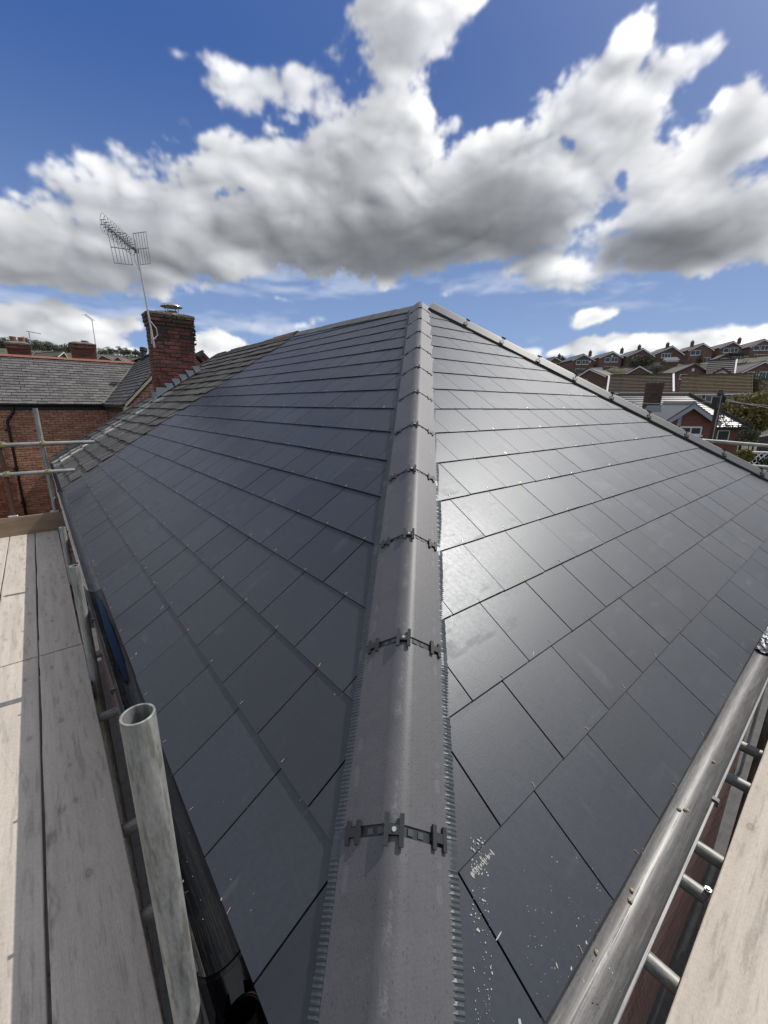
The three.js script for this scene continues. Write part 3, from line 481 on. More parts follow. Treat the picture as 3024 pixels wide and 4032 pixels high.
function tubePart(name, a, b, m, parent) { return part(name, tubeHollow(a, b), m, parent); }
function couplerAt(p, axisA, axisB, parent, m = M.coupler) {         // two clamps and a bolt
  const n = axisA.clone().cross(axisB).normalize(), g = [];
  for (const [ax, off] of [[axisA, 0.024], [axisB, -0.024]]) { const c = new THREE.CylinderGeometry(0.031, 0.031, 0.05, 16); c.applyQuaternion(new THREE.Quaternion().setFromUnitVectors(V(0, 1, 0), ax)); c.translate(p.x + n.x * off, p.y + n.y * off, p.z + n.z * off); g.push(c.toNonIndexed()); }
  const o = part('coupler', muv(join(g)), m, parent);
  const e = p.clone().addScaledVector(n, 0.024).addScaledVector(axisB, 0.030); sub('bolt', muv(join([rod(e.clone().addScaledVector(n, -0.03), e.clone().addScaledVector(n, 0.045), 0.006, 8), rod(e.clone().addScaledVector(n, 0.03), e.clone().addScaledVector(n, 0.04), 0.011, 6)])), M.couplerG, o);
}
const scafL = thing('scaffold', 'galvanised tube scaffold with guard rails beside the left gutter and brick wall', 'scaffold', [3, 0, -0.3]);
const stand = (u, v, top, m, lean = [0, 0], bottom = 0) => tubePart('standard', V(u - lean[0], bottom, v - lean[1]), V(u, EAVE + top, v), m, scafL);
stand(0.452, -0.111, 0.655, M.galv, [-0.03, 0.02]);
stand(2.5, -0.121, 0.25, M.galv, [0, 0.02]);
stand(4.2, -0.124, 0.07, M.galv, [0, 0.02]);
const sr = stand(6.405, -0.135, 1.05, M.galv, [0.05, 0.015]), sl = stand(6.405, -0.525, 1.3, M.rust, [0.05, 0.03]);
stand(2.5, -1.25, 1.6, M.galv); stand(6.405, -1.25, 1.6, M.galv); stand(-0.6, -1.25, 1.6, M.galv);
tubePart('guard_rail', V(6.352, EAVE + 0.642, -1.5), V(6.352, EAVE + 0.627, 0.392), M.galv, scafL);
tubePart('guard_rail', V(6.352, EAVE + 0.30, -1.5), V(6.352, EAVE + 0.282, 0.135), M.galv, scafL);
for (const [v, y, m] of [[-0.128, 0.633, 0], [-0.133, 0.287, 0], [-0.497, 0.637, 0], [-0.515, 0.292, 0]]) couplerAt(V(6.378, EAVE + y, v), V(0, 0, 1), V(0, 1, 0), scafL);
for (const v of [-0.146, -0.545]) part('base_clamp', join([cbox(6.375, EAVE - 0.235, v, 0.03, 0.022, 0.045, 0.006), cbox(6.375, EAVE - 0.25, v, 0.022, 0.02, 0.03, 0.005)]), M.couplerG, scafL);
for (const u of [0.7, 1.05, 1.42, 2.2, 2.9, 3.7, 4.6, 5.5]) tubePart('transom', V(u, BY - 0.065, -1.35), V(u, BY - 0.065, 0.12), M.galv, scafL);
tubePart('ledger', V(-0.8, BY - 0.115, -0.172), V(6.5, BY - 0.115, -0.172), M.galv, scafL);
tubePart('ledger', V(-0.8, BY - 0.115, -1.2), V(6.5, BY - 0.115, -1.2), M.galv, scafL);
tubePart('ledger', V(-0.8, BY - 2.1, -0.172), V(6.5, BY - 2.1, -0.172), M.galv, scafL);
// weathered boards
function woodTex(seed, marks) {
  return tex(1024, 512, 4.0, 0.24, (x, y, o) => {
    const g = tn(x, y, 14, 230, seed), g2 = tn(x, y, 40, 480, seed + 2), p = tn(x, y, 8, 8, seed + 4), sp = sst(0.55, 0.8, tn(x, y, 260, 60, seed + 1)) * 0.6, k = 1 + 0.06 * g + 0.05 * g2 + 0.14 * p + 0.11 * tn(x, y, 720, 44, seed + 3), st = sst(0.2, 0.75, tn(x, y, 26, 16, seed + 5)) * 0.22;
    o[0] = 0.485 * k * (1 - st) * (1 - sp * 0.25); o[1] = 0.435 * k * (1 - st) * (1 - sp * 0.28); o[2] = 0.375 * k * (1 - st * 0.95) * (1 - sp * 0.3);
    for (const [kx, ky, kr] of knots) { const d = Math.hypot((((x + seed * 0.173) % 1) - kx) * 4 * 0.6, (y - ky) * 0.24); if (d < kr * 3) { const a = (1 - sst(kr * 0.7, kr * 1.3, d)) * 0.24 + (1 - sst(kr, kr * 3, d)) * 0.12 * (0.5 + 0.5 * Math.cos(d / kr * 9)); o[0] *= 1 - a; o[1] *= 1 - a * 1.05; o[2] *= 1 - a * 1.1; } }
    if (marks) marks(x, y, o, seed);
  });
}
const knots = [...Array(9)].map((_, i) => [(i * 0.618 + 0.07) % 1, 0.2 + 0.6 * ((i * 0.381 + 0.3) % 1), 0.008 + 0.007 * ((i * 0.53) % 1)]);
const scratch = (x, y, o, pts) => { for (const [x0, y0, x1, y1, w, s] of pts) { if (x < Math.min(x0, x1) - 0.001 || x > Math.max(x0, x1) + 0.001) continue; const dx = (x1 - x0) * 4, dy = (y1 - y0) * 0.24, px = (x - x0) * 4, py = (y - y0) * 0.24, t = clamp((px * dx + py * dy) / (dx * dx + dy * dy)), d = Math.hypot(px - t * dx, py - t * dy), a = (1 - sst(w * 0.4, w, d)) * s; o[0] *= 1 - a; o[1] *= 1 - a; o[2] *= 1 - a; } };
const scr = rng(5), scrList = [...Array(26)].map(() => { const x = scr(), y = scr(), a = (scr() - 0.5) * 1.6, l = 0.01 + scr() * 0.04; return [x, y, x + Math.cos(a) * l, y + Math.sin(a) * l * 9, 0.0016 + scr() * 0.0015, 0.06 + scr() * 0.14]; });
const wood = [
  woodTex(31, (x, y, o) => { scratch(x, y, o, scrList); const w = sst(0.05, 0.3, tn(x, y, 30, 8, 3) * 0.35 + (0.16 - y)) * sst(0.30, 0.34, x) * (1 - sst(0.66, 0.7, x)); o[0] *= 1 - 0.5 * w; o[1] *= 1 - 0.52 * w; o[2] *= 1 - 0.52 * w; const d = Math.hypot((x - 0.43) * 4, (y - 0.42) * 0.24), k = 1 - sst(0.015, 0.035, d + 0.012 * tn(x, y, 60, 60, 9)); o[0] *= 1 - 0.35 * k; o[1] *= 1 - 0.36 * k; o[2] *= 1 - 0.34 * k; }),
  woodTex(44, (x, y, o) => { scratch(x, y, o, scrList); const d = Math.hypot((x - 0.36) * 4 * 0.45, (y - 0.52) * 0.24), k = (1 - sst(0.02, 0.075, d)) * sst(-0.35, 0.35, tn(x, y, 60, 40, 19)); o[0] = mix(o[0], 0.52, k * 0.5); o[1] = mix(o[1], 0.13, k * 0.6); o[2] = mix(o[2], 0.12, k * 0.6); }),
  woodTex(57, (x, y, o) => scratch(x, y, o, scrList)),
];
const woodBump = tex(512, 512, 2.0, 0.24, (x, y, o) => { o[0] = 0.5 + 0.28 * tn(x, y, 14, 240, 3) + 0.2 * tn(x, y, 90, 300, 8); o[1] = o[2] = o[0]; }, false);
M.wood = wood.map((t) => new THREE.MeshStandardMaterial({ map: t, roughness: 0.85, bumpMap: woodBump, bumpScale: 0.0005 }));
M.toe = new THREE.MeshStandardMaterial({ map: tex(512, 256, 2.0, 0.24, (x, y, o) => { const k = 1 + 0.12 * tn(x, y, 14, 120, 3) + 0.1 * tn(x, y, 40, 240, 6) + 0.2 * tn(x, y, 8, 8, 8); o[0] = 0.28 * k; o[1] = 0.205 * k; o[2] = 0.135 * k; }), roughness: 0.9, bumpMap: woodBump, bumpScale: 0.0006 });
function board(alongX, a0, a1, c0, c1, m, label, uo = 0, group) {
  const c = 0.004, hx = (a1 - a0) / 2, hz = (c1 - c0) / 2, N = 24, edge = [], P = [];
  // outline with slightly worn long edges
  for (let i = 0; i <= N; i++) { const t = mix(a0, a1, i / N); edge.push([t, c0 + noise3(t * 3.1, c0 * 9, 4) * 0.0022 + noise3(t * 11, c1, 2) * 0.0011]); }
  for (let i = N; i >= 0; i--) { const t = mix(a0, a1, i / N); edge.push([t, c1 + noise3(t * 2.7, c1 * 7, 8) * 0.0018]); }
  const s = new THREE.Shape(edge.map((q) => new THREE.Vector2(q[0], q[1]))), g = new THREE.ExtrudeGeometry(s, { depth: 0.03, bevelEnabled: true, bevelThickness: c, bevelSize: c, bevelOffset: -c, bevelSegments: 2 });
  const q = g.attributes.position, uv = g.attributes.uv;
  for (let i = 0; i < q.count; i++) { const a = q.getX(i), cc = q.getY(i), h = q.getZ(i); uv.setXY(i, a - a0 + uo, cc - c0 + (h < 0 ? 0 : 0)); alongX ? q.setXYZ(i, a, BY - 0.034 + h, cc) : q.setXYZ(i, cc, BY - 0.034 + h, a); }
  if (!alongX) { } g.computeVertexNormals();
  const gg = g.index ? g.toNonIndexed() : g; if (alongX) { const a = gg.attributes.position.array, u = gg.attributes.uv.array; for (let i = 0; i < a.length; i += 9) { for (let k = 0; k < 3; k++) { const t = a[i + 3 + k]; a[i + 3 + k] = a[i + 6 + k]; a[i + 6 + k] = t; } const j = i / 3 * 2; for (let k = 0; k < 2; k++) { const t = u[j + 2 + k]; u[j + 2 + k] = u[j + 4 + k]; u[j + 4 + k] = t; } } gg.computeVertexNormals(); }
  return single('scaffold_board', gg, m, label, 'scaffold board', group);
}
board(true, -0.98, 2.984, -0.374, -0.149, M.wood[0], 'weathered scaffold board by the left gutter with a dark damp edge', 0);
board(true, 2.996, 6.335, -0.374, -0.151, M.wood[2], 'grey scaffold board by the left gutter, running up to the toe board', 0.7);
board(true, -0.98, 2.988, -0.609, -0.383, M.wood[1], 'scaffold board, half sunlit, with a red paint smear near the left gutter', 0);
board(true, 2.999, 6.335, -0.611, -0.383, M.wood[2], 'half sunlit scaffold board, second from the left gutter, ending at the toe board', 1.4);
board(true, -0.98, 2.984, -0.845, -0.620, M.wood[2], 'sunlit scaffold board third out from the left gutter, beside the red smeared board', 2.1);
board(true, 2.999, 6.335, -0.845, -0.620, M.wood[0], 'sunlit scaffold board third out from the left gutter, ending at the toe board', 1.9);
{ const tb = single('toe_board', (() => { const g = box(6.342, BY + 0.0, -1.3, 6.372, BY + 0.226, -0.06); return muv(g, 0, 0); })(), M.toe, 'brown toe board on edge across the end of the left boards', 'toe board'); }
const scafR = thing('scaffold', 'tube scaffold under the sunlit boards beside the right gutter', 'scaffold', [-0.3, 0, 3]);
for (const v of [1.02, 1.36, 1.54, 2.02, 2.3, 3.1, 4.0]) tubePart('transom', V(-1.35, BY - 0.066, v), V(0.13, BY - 0.066, v), M.galv, scafR);
tubePart('ledger', V(-0.176, BY - 0.116, -0.9), V(-0.176, BY - 0.116, 7), M.galv, scafR);
tubePart('ledger', V(-1.2, BY - 0.116, -0.9), V(-1.2, BY - 0.116, 7), M.galv, scafR);
tubePart('ledger', V(-0.176, BY - 2.1, -0.9), V(-0.176, BY - 2.1, 7), M.galv, scafR);
tubePart('standard', V(-0.119, 0, 2.52), V(-0.119, EAVE + 0.22, 2.52), M.galv, scafR);
for (const [u, v] of [[-1.25, -0.6], [-1.25, 2.5], [-1.25, 5.2], [-0.119, 5.2]]) tubePart('standard', V(u, 0, v), V(u, EAVE + (u < -1 ? 1.6 : 0.3), v), M.galv, scafR);
couplerAt(V(-0.148, BY - 0.09, 1.36), V(0, 0, 1), V(1, 0, 0), scafR, M.couplerG);
board(false, -0.12, 3.6, -0.353, -0.131, M.wood[2], 'pale sunlit scaffold board along the right gutter', 0.3);
board(false, -0.12, 3.6, -0.588, -0.362, M.wood[2], 'sunlit scaffold board second out from the right gutter', 1.3);
board(false, -0.12, 3.6, -0.822, -0.597, M.wood[2], 'sunlit scaffold board third out from the right gutter', 2.2);
for (let i = 0; i < 3; i++) board(false, 3.612, 6.9, -0.822 - i * 0.234, -0.597 - i * 0.234, M.wood[i], 'unseen scaffold board added for shade, outer side of the far right platform', i, 'added shading boards of the far right platform');  // unseen rows added to keep sun out of the gap by the gutter
for (let i = 0; i < 5; i++) board(false, 6.912, 10.4, -0.353 - i * 0.2345, -0.131 - i * 0.2345, M.wood[i % 3], 'unseen scaffold board past the corner beyond the far hip, added for shade', i, 'added shading boards past the far corner');  // unseen, added to block sun reaching the ground beneath the right platform
board(false, -0.12, 3.6, -1.056, -0.831, M.wood[0], 'unseen sunlit scaffold board fourth out from the right gutter, added for shade', 0.2);  // unseen extra row, added to shade the path below
board(false, -0.12, 3.6, -1.29, -1.065, M.wood[2], 'unseen outermost sunlit scaffold board of the right platform, added for shade', 0.8);  // one more unseen row, put in for the shade it casts
board(true, -0.98, 6.335, -1.08, -0.855, M.wood[2], 'unseen outermost sunlit scaffold board of the left platform, added for shade', 0.8);  // unseen row added on the left as well, to shade the ground
board(false, 3.612, 6.9, -0.353, -0.131, M.wood[2], 'sunlit scaffold board along the far right gutter, next to the corner standard', 0.9);
board(false, 3.612, 6.9, -0.588, -0.362, M.wood[0], 'scaffold board second out along the far right gutter', 0.5);
const scafF = thing('scaffold', 'bright guard rails of the scaffold beyond the far hip', 'scaffold', [1, 0, 7.4]);
{ const c4 = (x, y) => [2524 + x / 3.318, 1300 + y / 3.318], a = atDepth(...c4(700, 1432), 5.85), b = atDepth(...c4(1659, 1512), 5.85), d = b.clone().sub(a).normalize();
  const t0 = tubeHollow(a.clone().addScaledVector(d, -0.7), b.clone().addScaledVector(d, 2.2)); part('guard_rail', t0, M.galv, scafF);
  const e = atDepth(...c4(1540, 1783), 5.85); part('guard_rail', tubeHollow(e.clone().addScaledVector(d, -0.5), e.clone().addScaledVector(d, 2.4)), M.galv, scafF);
  const q = b.clone().addScaledVector(d, 0.9); tubePart('standard', V(q.x, 0, q.z), V(q.x, q.y + 0.5, q.z), M.galv, scafF); }

// ---------------------------------------------------------------- the adjoining house with the old slates
const old = thing('old_slate_house', 'house under weathered old slates with a red brick chimney stack', 'house', [8.7, 0, 2]);
const VERGE = 10.75, OLD_RIDGE = 3.62;
const oldMap = tex(1024, 1024, 4.3, 4.6, (x, y, o) => {             // x along the eave from the join, y up the slope
  const u = x * 4.3 + JOIN - 0.05, s = y * 4.6, f = tn(x, y, 130, 130, 3), f2 = tn(x, y, 60, 16, 5), b = tn(x, y, 12, 12, 8);
  let k = 0.070 * (1 + 0.30 * f + 0.28 * b + 0.2 * f2), r = k * 1.08, g = k * 1.02, bl = k * 0.92;
  const m = sst(0.25, 0.6, tn(x, y, 30, 30, 12)) * 0.5; r = mix(r, 0.05, m); g = mix(g, 0.05, m); bl = mix(bl, 0.045, m);
  // pale lime wash and lichen that has run down the slope below the chimney
  const wob = 0.10 * tn(x, y, 10, 24, 9);
  for (const [c, w, a] of [[9.40, 0.17, 0.95], [9.95, 0.15, 0.9]]) { const d = Math.abs(u + wob - c) / w, run = (1 - sst(0.5, 1.2, d + 0.5 * f2)) * a * (1 - sst(2.2, 2.6, s)) * sst(-0.6, 0.25, f + b); r = mix(r, 0.5, run); g = mix(g, 0.5, run); bl = mix(bl, 0.46, run); }
  const d = Math.abs(u + wob - 9.66) / 0.14, moss = (1 - sst(0.4, 1.1, d)) * (1 - sst(1.9, 2.4, s)) * 0.6; r = mix(r, 0.09, moss); g = mix(g, 0.088, moss); bl = mix(bl, 0.05, moss);
  o[0] = r; o[1] = g; o[2] = bl;
});
oldMap.wrapS = oldMap.wrapT = THREE.ClampToEdgeWrapping;
const roughBump = tex(512, 512, 0.3, 0.3, (x, y, o) => { o[0] = 0.5 + 0.5 * tn(x, y, 60, 60, 7); o[1] = o[2] = o[0]; }, false);
M.oldSlate = [1, 1.18, 0.84].map((k) => new THREE.MeshStandardMaterial({ map: oldMap, color: C3(k, k, k), roughness: 0.72, bumpMap: roughBump, bumpScale: 0.003 }));
M.moss = mat(0.10, 0.085, 0.03, 0.95, { bumpMap: roughBump, bumpScale: 0.01 });
const ridgeOld = (u) => mix(RIDGE_AT_JOIN, OLD_RIDGE, (u - JOIN) / (VERGE - JOIN));
const oldSlope = part('roof_slope', slab([[JOIN + 0.02, 0], [VERGE, 0], [VERGE, OLD_RIDGE / TC], [JOIN + 0.02, RIDGE_AT_JOIN / TC]], frameL, () => -0.008, 0.06), M.deck, old);
part('roof_slope', slab([[JOIN + 0.02, RIGHT_EAVE], [VERGE, RIGHT_EAVE], [VERGE, OLD_RIDGE], [JOIN + 0.02, RIDGE_AT_JOIN]], (a, q, h) => V(a, EAVE + 2.24 * (RIGHT_EAVE - q) / 2.88 - 0.03 + h, q), () => 0, 0.05), M.deck, old);
{
  const G2 = 0.222, W2 = 0.305, jobs = [];
  for (let r = -1; r < 21; r++) for (let m = -1; m < 15; m++) {
    const a0 = JOIN + 0.004 + m * W2 + (r & 1) * W2 / 2 + R(-0.006, 0.006), a1 = a0 + W2 - R(0.003, 0.010), s0 = r * G2 + 0.12 + R(-0.012, 0.012), s1 = s0 + G2 + 0.06;
    let p = [[a0, s0], [a1, s0 + R(-0.008, 0.008)], [a1, s1], [a0, s1]];
    if (r === -1) p = clip(p, 0, -1, 0.02);
    p = clip(p, -1, 0, -(JOIN + R(-0.05, 0.03))); p = clip(p, 1, 0, VERGE + 0.03); p = clip(p, -(OLD_RIDGE - RIDGE_AT_JOIN) / (VERGE - JOIN), TC, RIDGE_AT_JOIN - JOIN * (OLD_RIDGE - RIDGE_AT_JOIN) / (VERGE - JOIN));
    if (p.length < 3 || area2(p) < 0.004) continue;
    const j0 = R(0, 0.006), j1 = R(-0.006, 0.006), th = R(0.006, 0.010);
    jobs.push([slab(p, frameL, (a, s) => 0.022 - 0.018 * (s - s0) / G2 + j0 + j1 * (a - a0) / W2, th, -JOIN + 0.05, 0), Math.floor(rnd() * 3)]);
  }
  jobs.slice(0, 300).forEach(([g, k]) => sub('slate', g, M.oldSlate[k], oldSlope)); if (jobs.length > 300) sub('far_slates', join(jobs.slice(300).map((j) => j[0])), M.oldSlate[0], oldSlope, { kind: 'stuff' });
}
// raised mortar verge, ridge tiles
M.mortar = mat(0.20, 0.19, 0.165, 0.95, { bumpMap: roughBump, bumpScale: 0.006 });
M.vergeDark = mat(0.055, 0.05, 0.042, 0.95, { bumpMap: roughBump, bumpScale: 0.006 });
part('verge', (() => { const g = sweep([[-0.06, -0.12], [0.05, -0.12], [0.05, 0.03], [0.02, 0.05], [-0.03, 0.048], [-0.06, 0.02]], frameL(VERGE, 0, 0), frameL(VERGE, 1, 0).sub(frameL(VERGE, 0, 0)), V(1, 0, 0), V(0, TC, -TS), OLD_RIDGE / TC, true, 24), p = g.attributes.position; for (let i = 0; i < p.count; i++) p.setY(i, p.getY(i) + 0.012 * noise3(p.getX(i) * 9, p.getZ(i) * 7, 3)); return muv(g); })(), M.vergeDark, old);
M.terra = mat(0.27, 0.115, 0.075, 0.8, { bumpMap: roughBump, bumpScale: 0.003 });
M.terraDull = mat(0.14, 0.085, 0.06, 0.9, { bumpMap: roughBump, bumpScale: 0.004 });
{ const A = V(JOIN + 0.01, RIDGE_AT_JOIN * TS / TC + EAVE - 0.0, RIDGE_AT_JOIN), B = V(VERGE, OLD_RIDGE * TS / TC + EAVE - 0.01, OLD_RIDGE), d = B.clone().sub(A), n = 9, L = d.length() / n; d.normalize(); const up = V(0, 1, 0), pr = capProfile(0.125, -0.05, 42, 0.06);
  for (let j = 0; j < n; j++) part('ridge_tile', soften(sweep(pr.poly, A.clone().addScaledVector(d, j * L + 0.004).addScaledVector(up, R(-0.012, 0.012)), d, V(0, 0, 1), up, L - 0.008), 28), j < 2 ? M.terraDull : M.vergeDark, old);
  part('ridge_mortar', muv(sweep([[-0.15, -0.1], [0.15, -0.1], [0.12, -0.03], [-0.12, -0.03]], A, d, V(0, 0, 1), up, d.length() * L * n)), M.mortar, old); }
part('wall', box(JOIN + 0.005, 0, 0.17, VERGE - 0.05, EAVE - 0.2, 0.4), M.wallRed, old);
{ const s = new THREE.Shape([[0.17, 0], [RIGHT_EAVE - 0.1, 0], [RIGHT_EAVE - 0.1, EAVE - 0.12], [OLD_RIDGE, EAVE + OLD_RIDGE * TS / TC - 0.14], [0.17, EAVE - 0.02]].map((q) => new THREE.Vector2(...q))), g = new THREE.ExtrudeGeometry(s, { depth: 0.2, bevelEnabled: false }); g.rotateY(-Math.PI / 2); g.translate(VERGE - 0.051, 0, 0); part('gable_wall', muv(g), M.wallRed, old); }
part('fascia', box(JOIN + 0.002, EAVE - 0.2, 0.035, VERGE - 0.06, EAVE - 0.03, 0.055), M.fascia, old);
{ // the old broken black gutter
  const g = sweep(gutterProfile(0.055), V(JOIN + 0.16, EAVE - 0.05, -0.02), V(1, 0, 0), V(0, 0, 1), V(0, 1, 0), VERGE - JOIN - 0.2, true, 1); const uv = g.attributes.uv; for (let i = 0; i < uv.count; i++) uv.setXY(i, uv.getY(i), uv.getX(i)); part('gutter', soften(g, 35), M.gutter, old); }

// chimney: bricks one by one
const brickBump = tex(256, 256, 0.12, 0.12, (x, y, o) => { o[0] = 0.5 + 0.5 * tn(x, y, 24, 24, 5); o[1] = o[2] = o[0]; }, false);
const brickMap = tex(512, 512, 0.6, 0.6, (x, y, o) => { const f = tn(x, y, 120, 120, 3), b = tn(x, y, 14, 14, 6), k = 1 + 0.25 * f + 0.3 * b, s = sst(0.35, 0.65, tn(x, y, 30, 30, 11)) * 0.4; o[0] = mix(k, 0.55, s); o[1] = mix(k, 0.6, s); o[2] = mix(k, 0.65, s); o[0] *= 0.7; o[1] *= 0.7; o[2] *= 0.7; });
const brickMat = (r, g, b) => new THREE.MeshStandardMaterial({ color: C3(r * 1.4, g * 1.4, b * 1.4), map: brickMap, roughness: 0.9, bumpMap: brickBump, bumpScale: 0.003 });
M.chimBrick = [brickMat(0.175, 0.058, 0.045), brickMat(0.145, 0.048, 0.04), brickMat(0.20, 0.072, 0.052), brickMat(0.13, 0.062, 0.048)];
M.chimBrickOld = [brickMat(0.075, 0.055, 0.045), brickMat(0.10, 0.052, 0.042), brickMat(0.06, 0.048, 0.042)];
M.chimMortar = mat(0.15, 0.105, 0.085, 0.95);
{
  const chim = part('chimney', box(9.785, EAVE + 0.9, 1.95, 10.175, EAVE + 2.86, 2.755), M.chimMortar, old);
  const U0 = 9.765, U1 = 10.195, V0 = 1.93, V1 = 2.775, Y0 = EAVE + 0.95, rows = 26, H = 0.0752;
  for (let r = 0; r < rows; r++) {
    const y = Y0 + r * H, top = r >= rows - 2, grow = r === rows - 1 ? 0.035 : r === rows - 2 ? 0.03 : r === rows - 3 ? 0.018 : 0;
    const mt = () => (r > rows - 8 && rnd() < (r - rows + 9) / 8 ? M.chimBrickOld[Math.floor(rnd() * 3)] : rnd() < 0.14 ? M.chimBrickOld[1] : M.chimBrick[Math.floor(rnd() * 4)]);
    const put = (x0, x1, z0, z1) => { const e = r > rows - 6 ? 0.007 : 0.0035, g = cbox((x0 + x1) / 2 + R(-e, e), y + H / 2 + R(-0.002, 0.002), (z0 + z1) / 2 + R(-e, e), (x1 - x0) / 2, H / 2 - 0.0052, (z1 - z0) / 2 - 0.0052, 0.004); g.rotateX(0); { const uv = g.attributes.uv, k = R(0, 1); for (let i = 0; i < uv.count; i++) uv.setXY(i, uv.getX(i) + k, uv.getY(i) + k * 3); } sub('brick', g, mt(), chim); };
    // face towards -u
    let z = V0 - grow, first = true; const zs = [z]; let q = (r & 1) ? 0.108 : 0.222; while (z + q < V1 + grow - 0.05) { z += q; zs.push(z); q = (r % 3 === 2 && rnd() < 0.3) ? 0.11 : 0.222; } zs.push(V1 + grow);
    for (let i = 0; i < zs.length - 1; i++) put(U0 - grow, U0 + 0.10 - grow, zs[i], zs[i + 1]);
    // side towards -v
    const us = (r & 1) ? [U0 + 0.102 - grow, U0 + 0.32, U1 + grow] : [U0 + 0.102 - grow, U0 + 0.215, U1 + grow]; for (let i = 0; i < us.length - 1; i++) put(us[i] + 0.005, us[i + 1] - 0.004, V0 - grow, V0 + 0.1 - grow);
  }
  const capY = Y0 + rows * H;
  sub('flaunching', (() => { const g = new THREE.BoxGeometry(0.5, 0.12, 0.92, 12, 4, 22), p = g.attributes.position; for (let i = 0; i < p.count; i++) { const x = p.getX(i) / 0.25, z = p.getZ(i) / 0.46, k = 1 - Math.max(Math.abs(x), Math.abs(z)); if (p.getY(i) > 0) p.setY(i, 0.01 + 0.075 * sst(0, 0.8, k) + 0.016 * noise3(x * 5, z * 9, 2)); else p.setY(i, -0.02); } g.translate(9.98, capY + 0.012, 2.352); return muv(g); })(), M.mortar, chim);
  const ml = []; const mr = rng(9); for (let i = 0; i < 130; i++) { const side = mr() < 0.75, z = 2.352 + (mr() * 0.5 - 0.12) * 0.9, x = side ? 9.74 + mr() * 0.03 : 9.76 + mr() * 0.25, g = new THREE.IcosahedronGeometry(0.010 + mr() * 0.018, 0); g.scale(1, 0.6, 1.2); g.translate(x, capY + 0.02 - (side ? mr() * mr() * 0.13 : -0.02), z + (mr() - 0.5) * 0.1); ml.push(g); }
  M.lichen = mat(0.24, 0.17, 0.03, 0.95); sub('moss', muv(join(ml)), M.lichen, chim, { kind: 'stuff' });
  const ml2 = []; for (let i = 0; i < 70; i++) { const g = new THREE.IcosahedronGeometry(0.008 + mr() * 0.02, 0); const e = mr() < 0.5; g.translate(e ? 9.74 + mr() * 0.02 : 9.8 + mr() * 0.3, capY - mr() * 0.55, e ? 2.76 + mr() * 0.05 : 2.80 + mr() * 0.02); ml2.push(g); } M.mossDark = mat(0.03, 0.032, 0.018, 0.95); sub('moss', muv(join(ml2)), M.mossDark, chim, { kind: 'stuff' });
  // cowl: a domed metal cap on four legs
  const cw = sub('cowl', (() => { const g = new THREE.LatheGeometry([[0.215, 0], [0.213, 0.012], [0.18, 0.044], [0.11, 0.068], [0.03, 0.078], [0.0001, 0.078]].map((q) => new THREE.Vector2(...q)), 32); const g2 = new THREE.LatheGeometry([[0.0001, 0.03], [0.08, 0.03], [0.21, 0.002], [0.215, 0]].map((q) => new THREE.Vector2(...q)), 32); const a = join([g.toNonIndexed(), g2.toNonIndexed()]); a.translate(9.98, capY + 0.195, 2.44); return a; })(), mat(0.55, 0.57, 0.58, 0.28, { metalness: 0.9 }), chim);
  sub('cowl_leg', join([[0.1, 0.1], [-0.1, 0.1], [0.1, -0.1], [-0.1, -0.1]].map(([x, z]) => rod(V(9.98 + x, capY + 0.05, 2.44 + z), V(9.98 + x * 1.05, capY + 0.21, 2.44 + z * 1.05), 0.008, 6))), M.galv, chim);
  sub('flue_pot', (() => { const g = new THREE.CylinderGeometry(0.1, 0.12, 0.09, 20, 1, false); g.translate(9.98, capY + 0.07, 2.44); return g.toNonIndexed(); })(), M.mortar, chim);
  // stepped lead flashing on the face towards the slates and an apron below
  M.lead = mat(0.30, 0.33, 0.36, 0.5, { metalness: 0.4 });
  for (let i = 0; i < 6; i++) { const v0 = 1.955 + i * 0.148, y = EAVE + v0 * TS / TC, s = new THREE.Shape([[v0 - 0.035, y + 0.205], [v0 + 0.125, y + 0.205], [v0 + 0.15, y + 0.085], [v0 + 0.05, y + 0.03]].map((q) => new THREE.Vector2(...q))), g = new THREE.ExtrudeGeometry(s, { depth: 0.003, bevelEnabled: false }); g.rotateY(-Math.PI / 2); g.translate(9.752 - i * 0.0008, 0, 0); sub('flashing_step', muv(g), M.lead, chim); }
  sub('apron_flashing', (() => { const s = new THREE.Shape([[1.90, EAVE + 1.14], [2.12, EAVE + 1.27], [2.12, EAVE + 1.45], [1.90, EAVE + 1.45]].map((q) => new THREE.Vector2(...q))), g = new THREE.ExtrudeGeometry(s, { depth: 0.004, bevelEnabled: false }); g.rotateY(-Math.PI / 2); g.translate(9.748, 0, 0); return join([muv(g), box(9.74, EAVE + 1.12, 1.898, 10.2, EAVE + 1.36, 1.906)]); })(), M.lead, chim);
  sub('flashing_skirt', slab([[9.70, 1.88 / TC], [9.76, 1.88 / TC], [9.76, 2.82 / TC], [9.70, 2.82 / TC]], frameL, () => 0.043, 0.003), M.lead, chim);
}
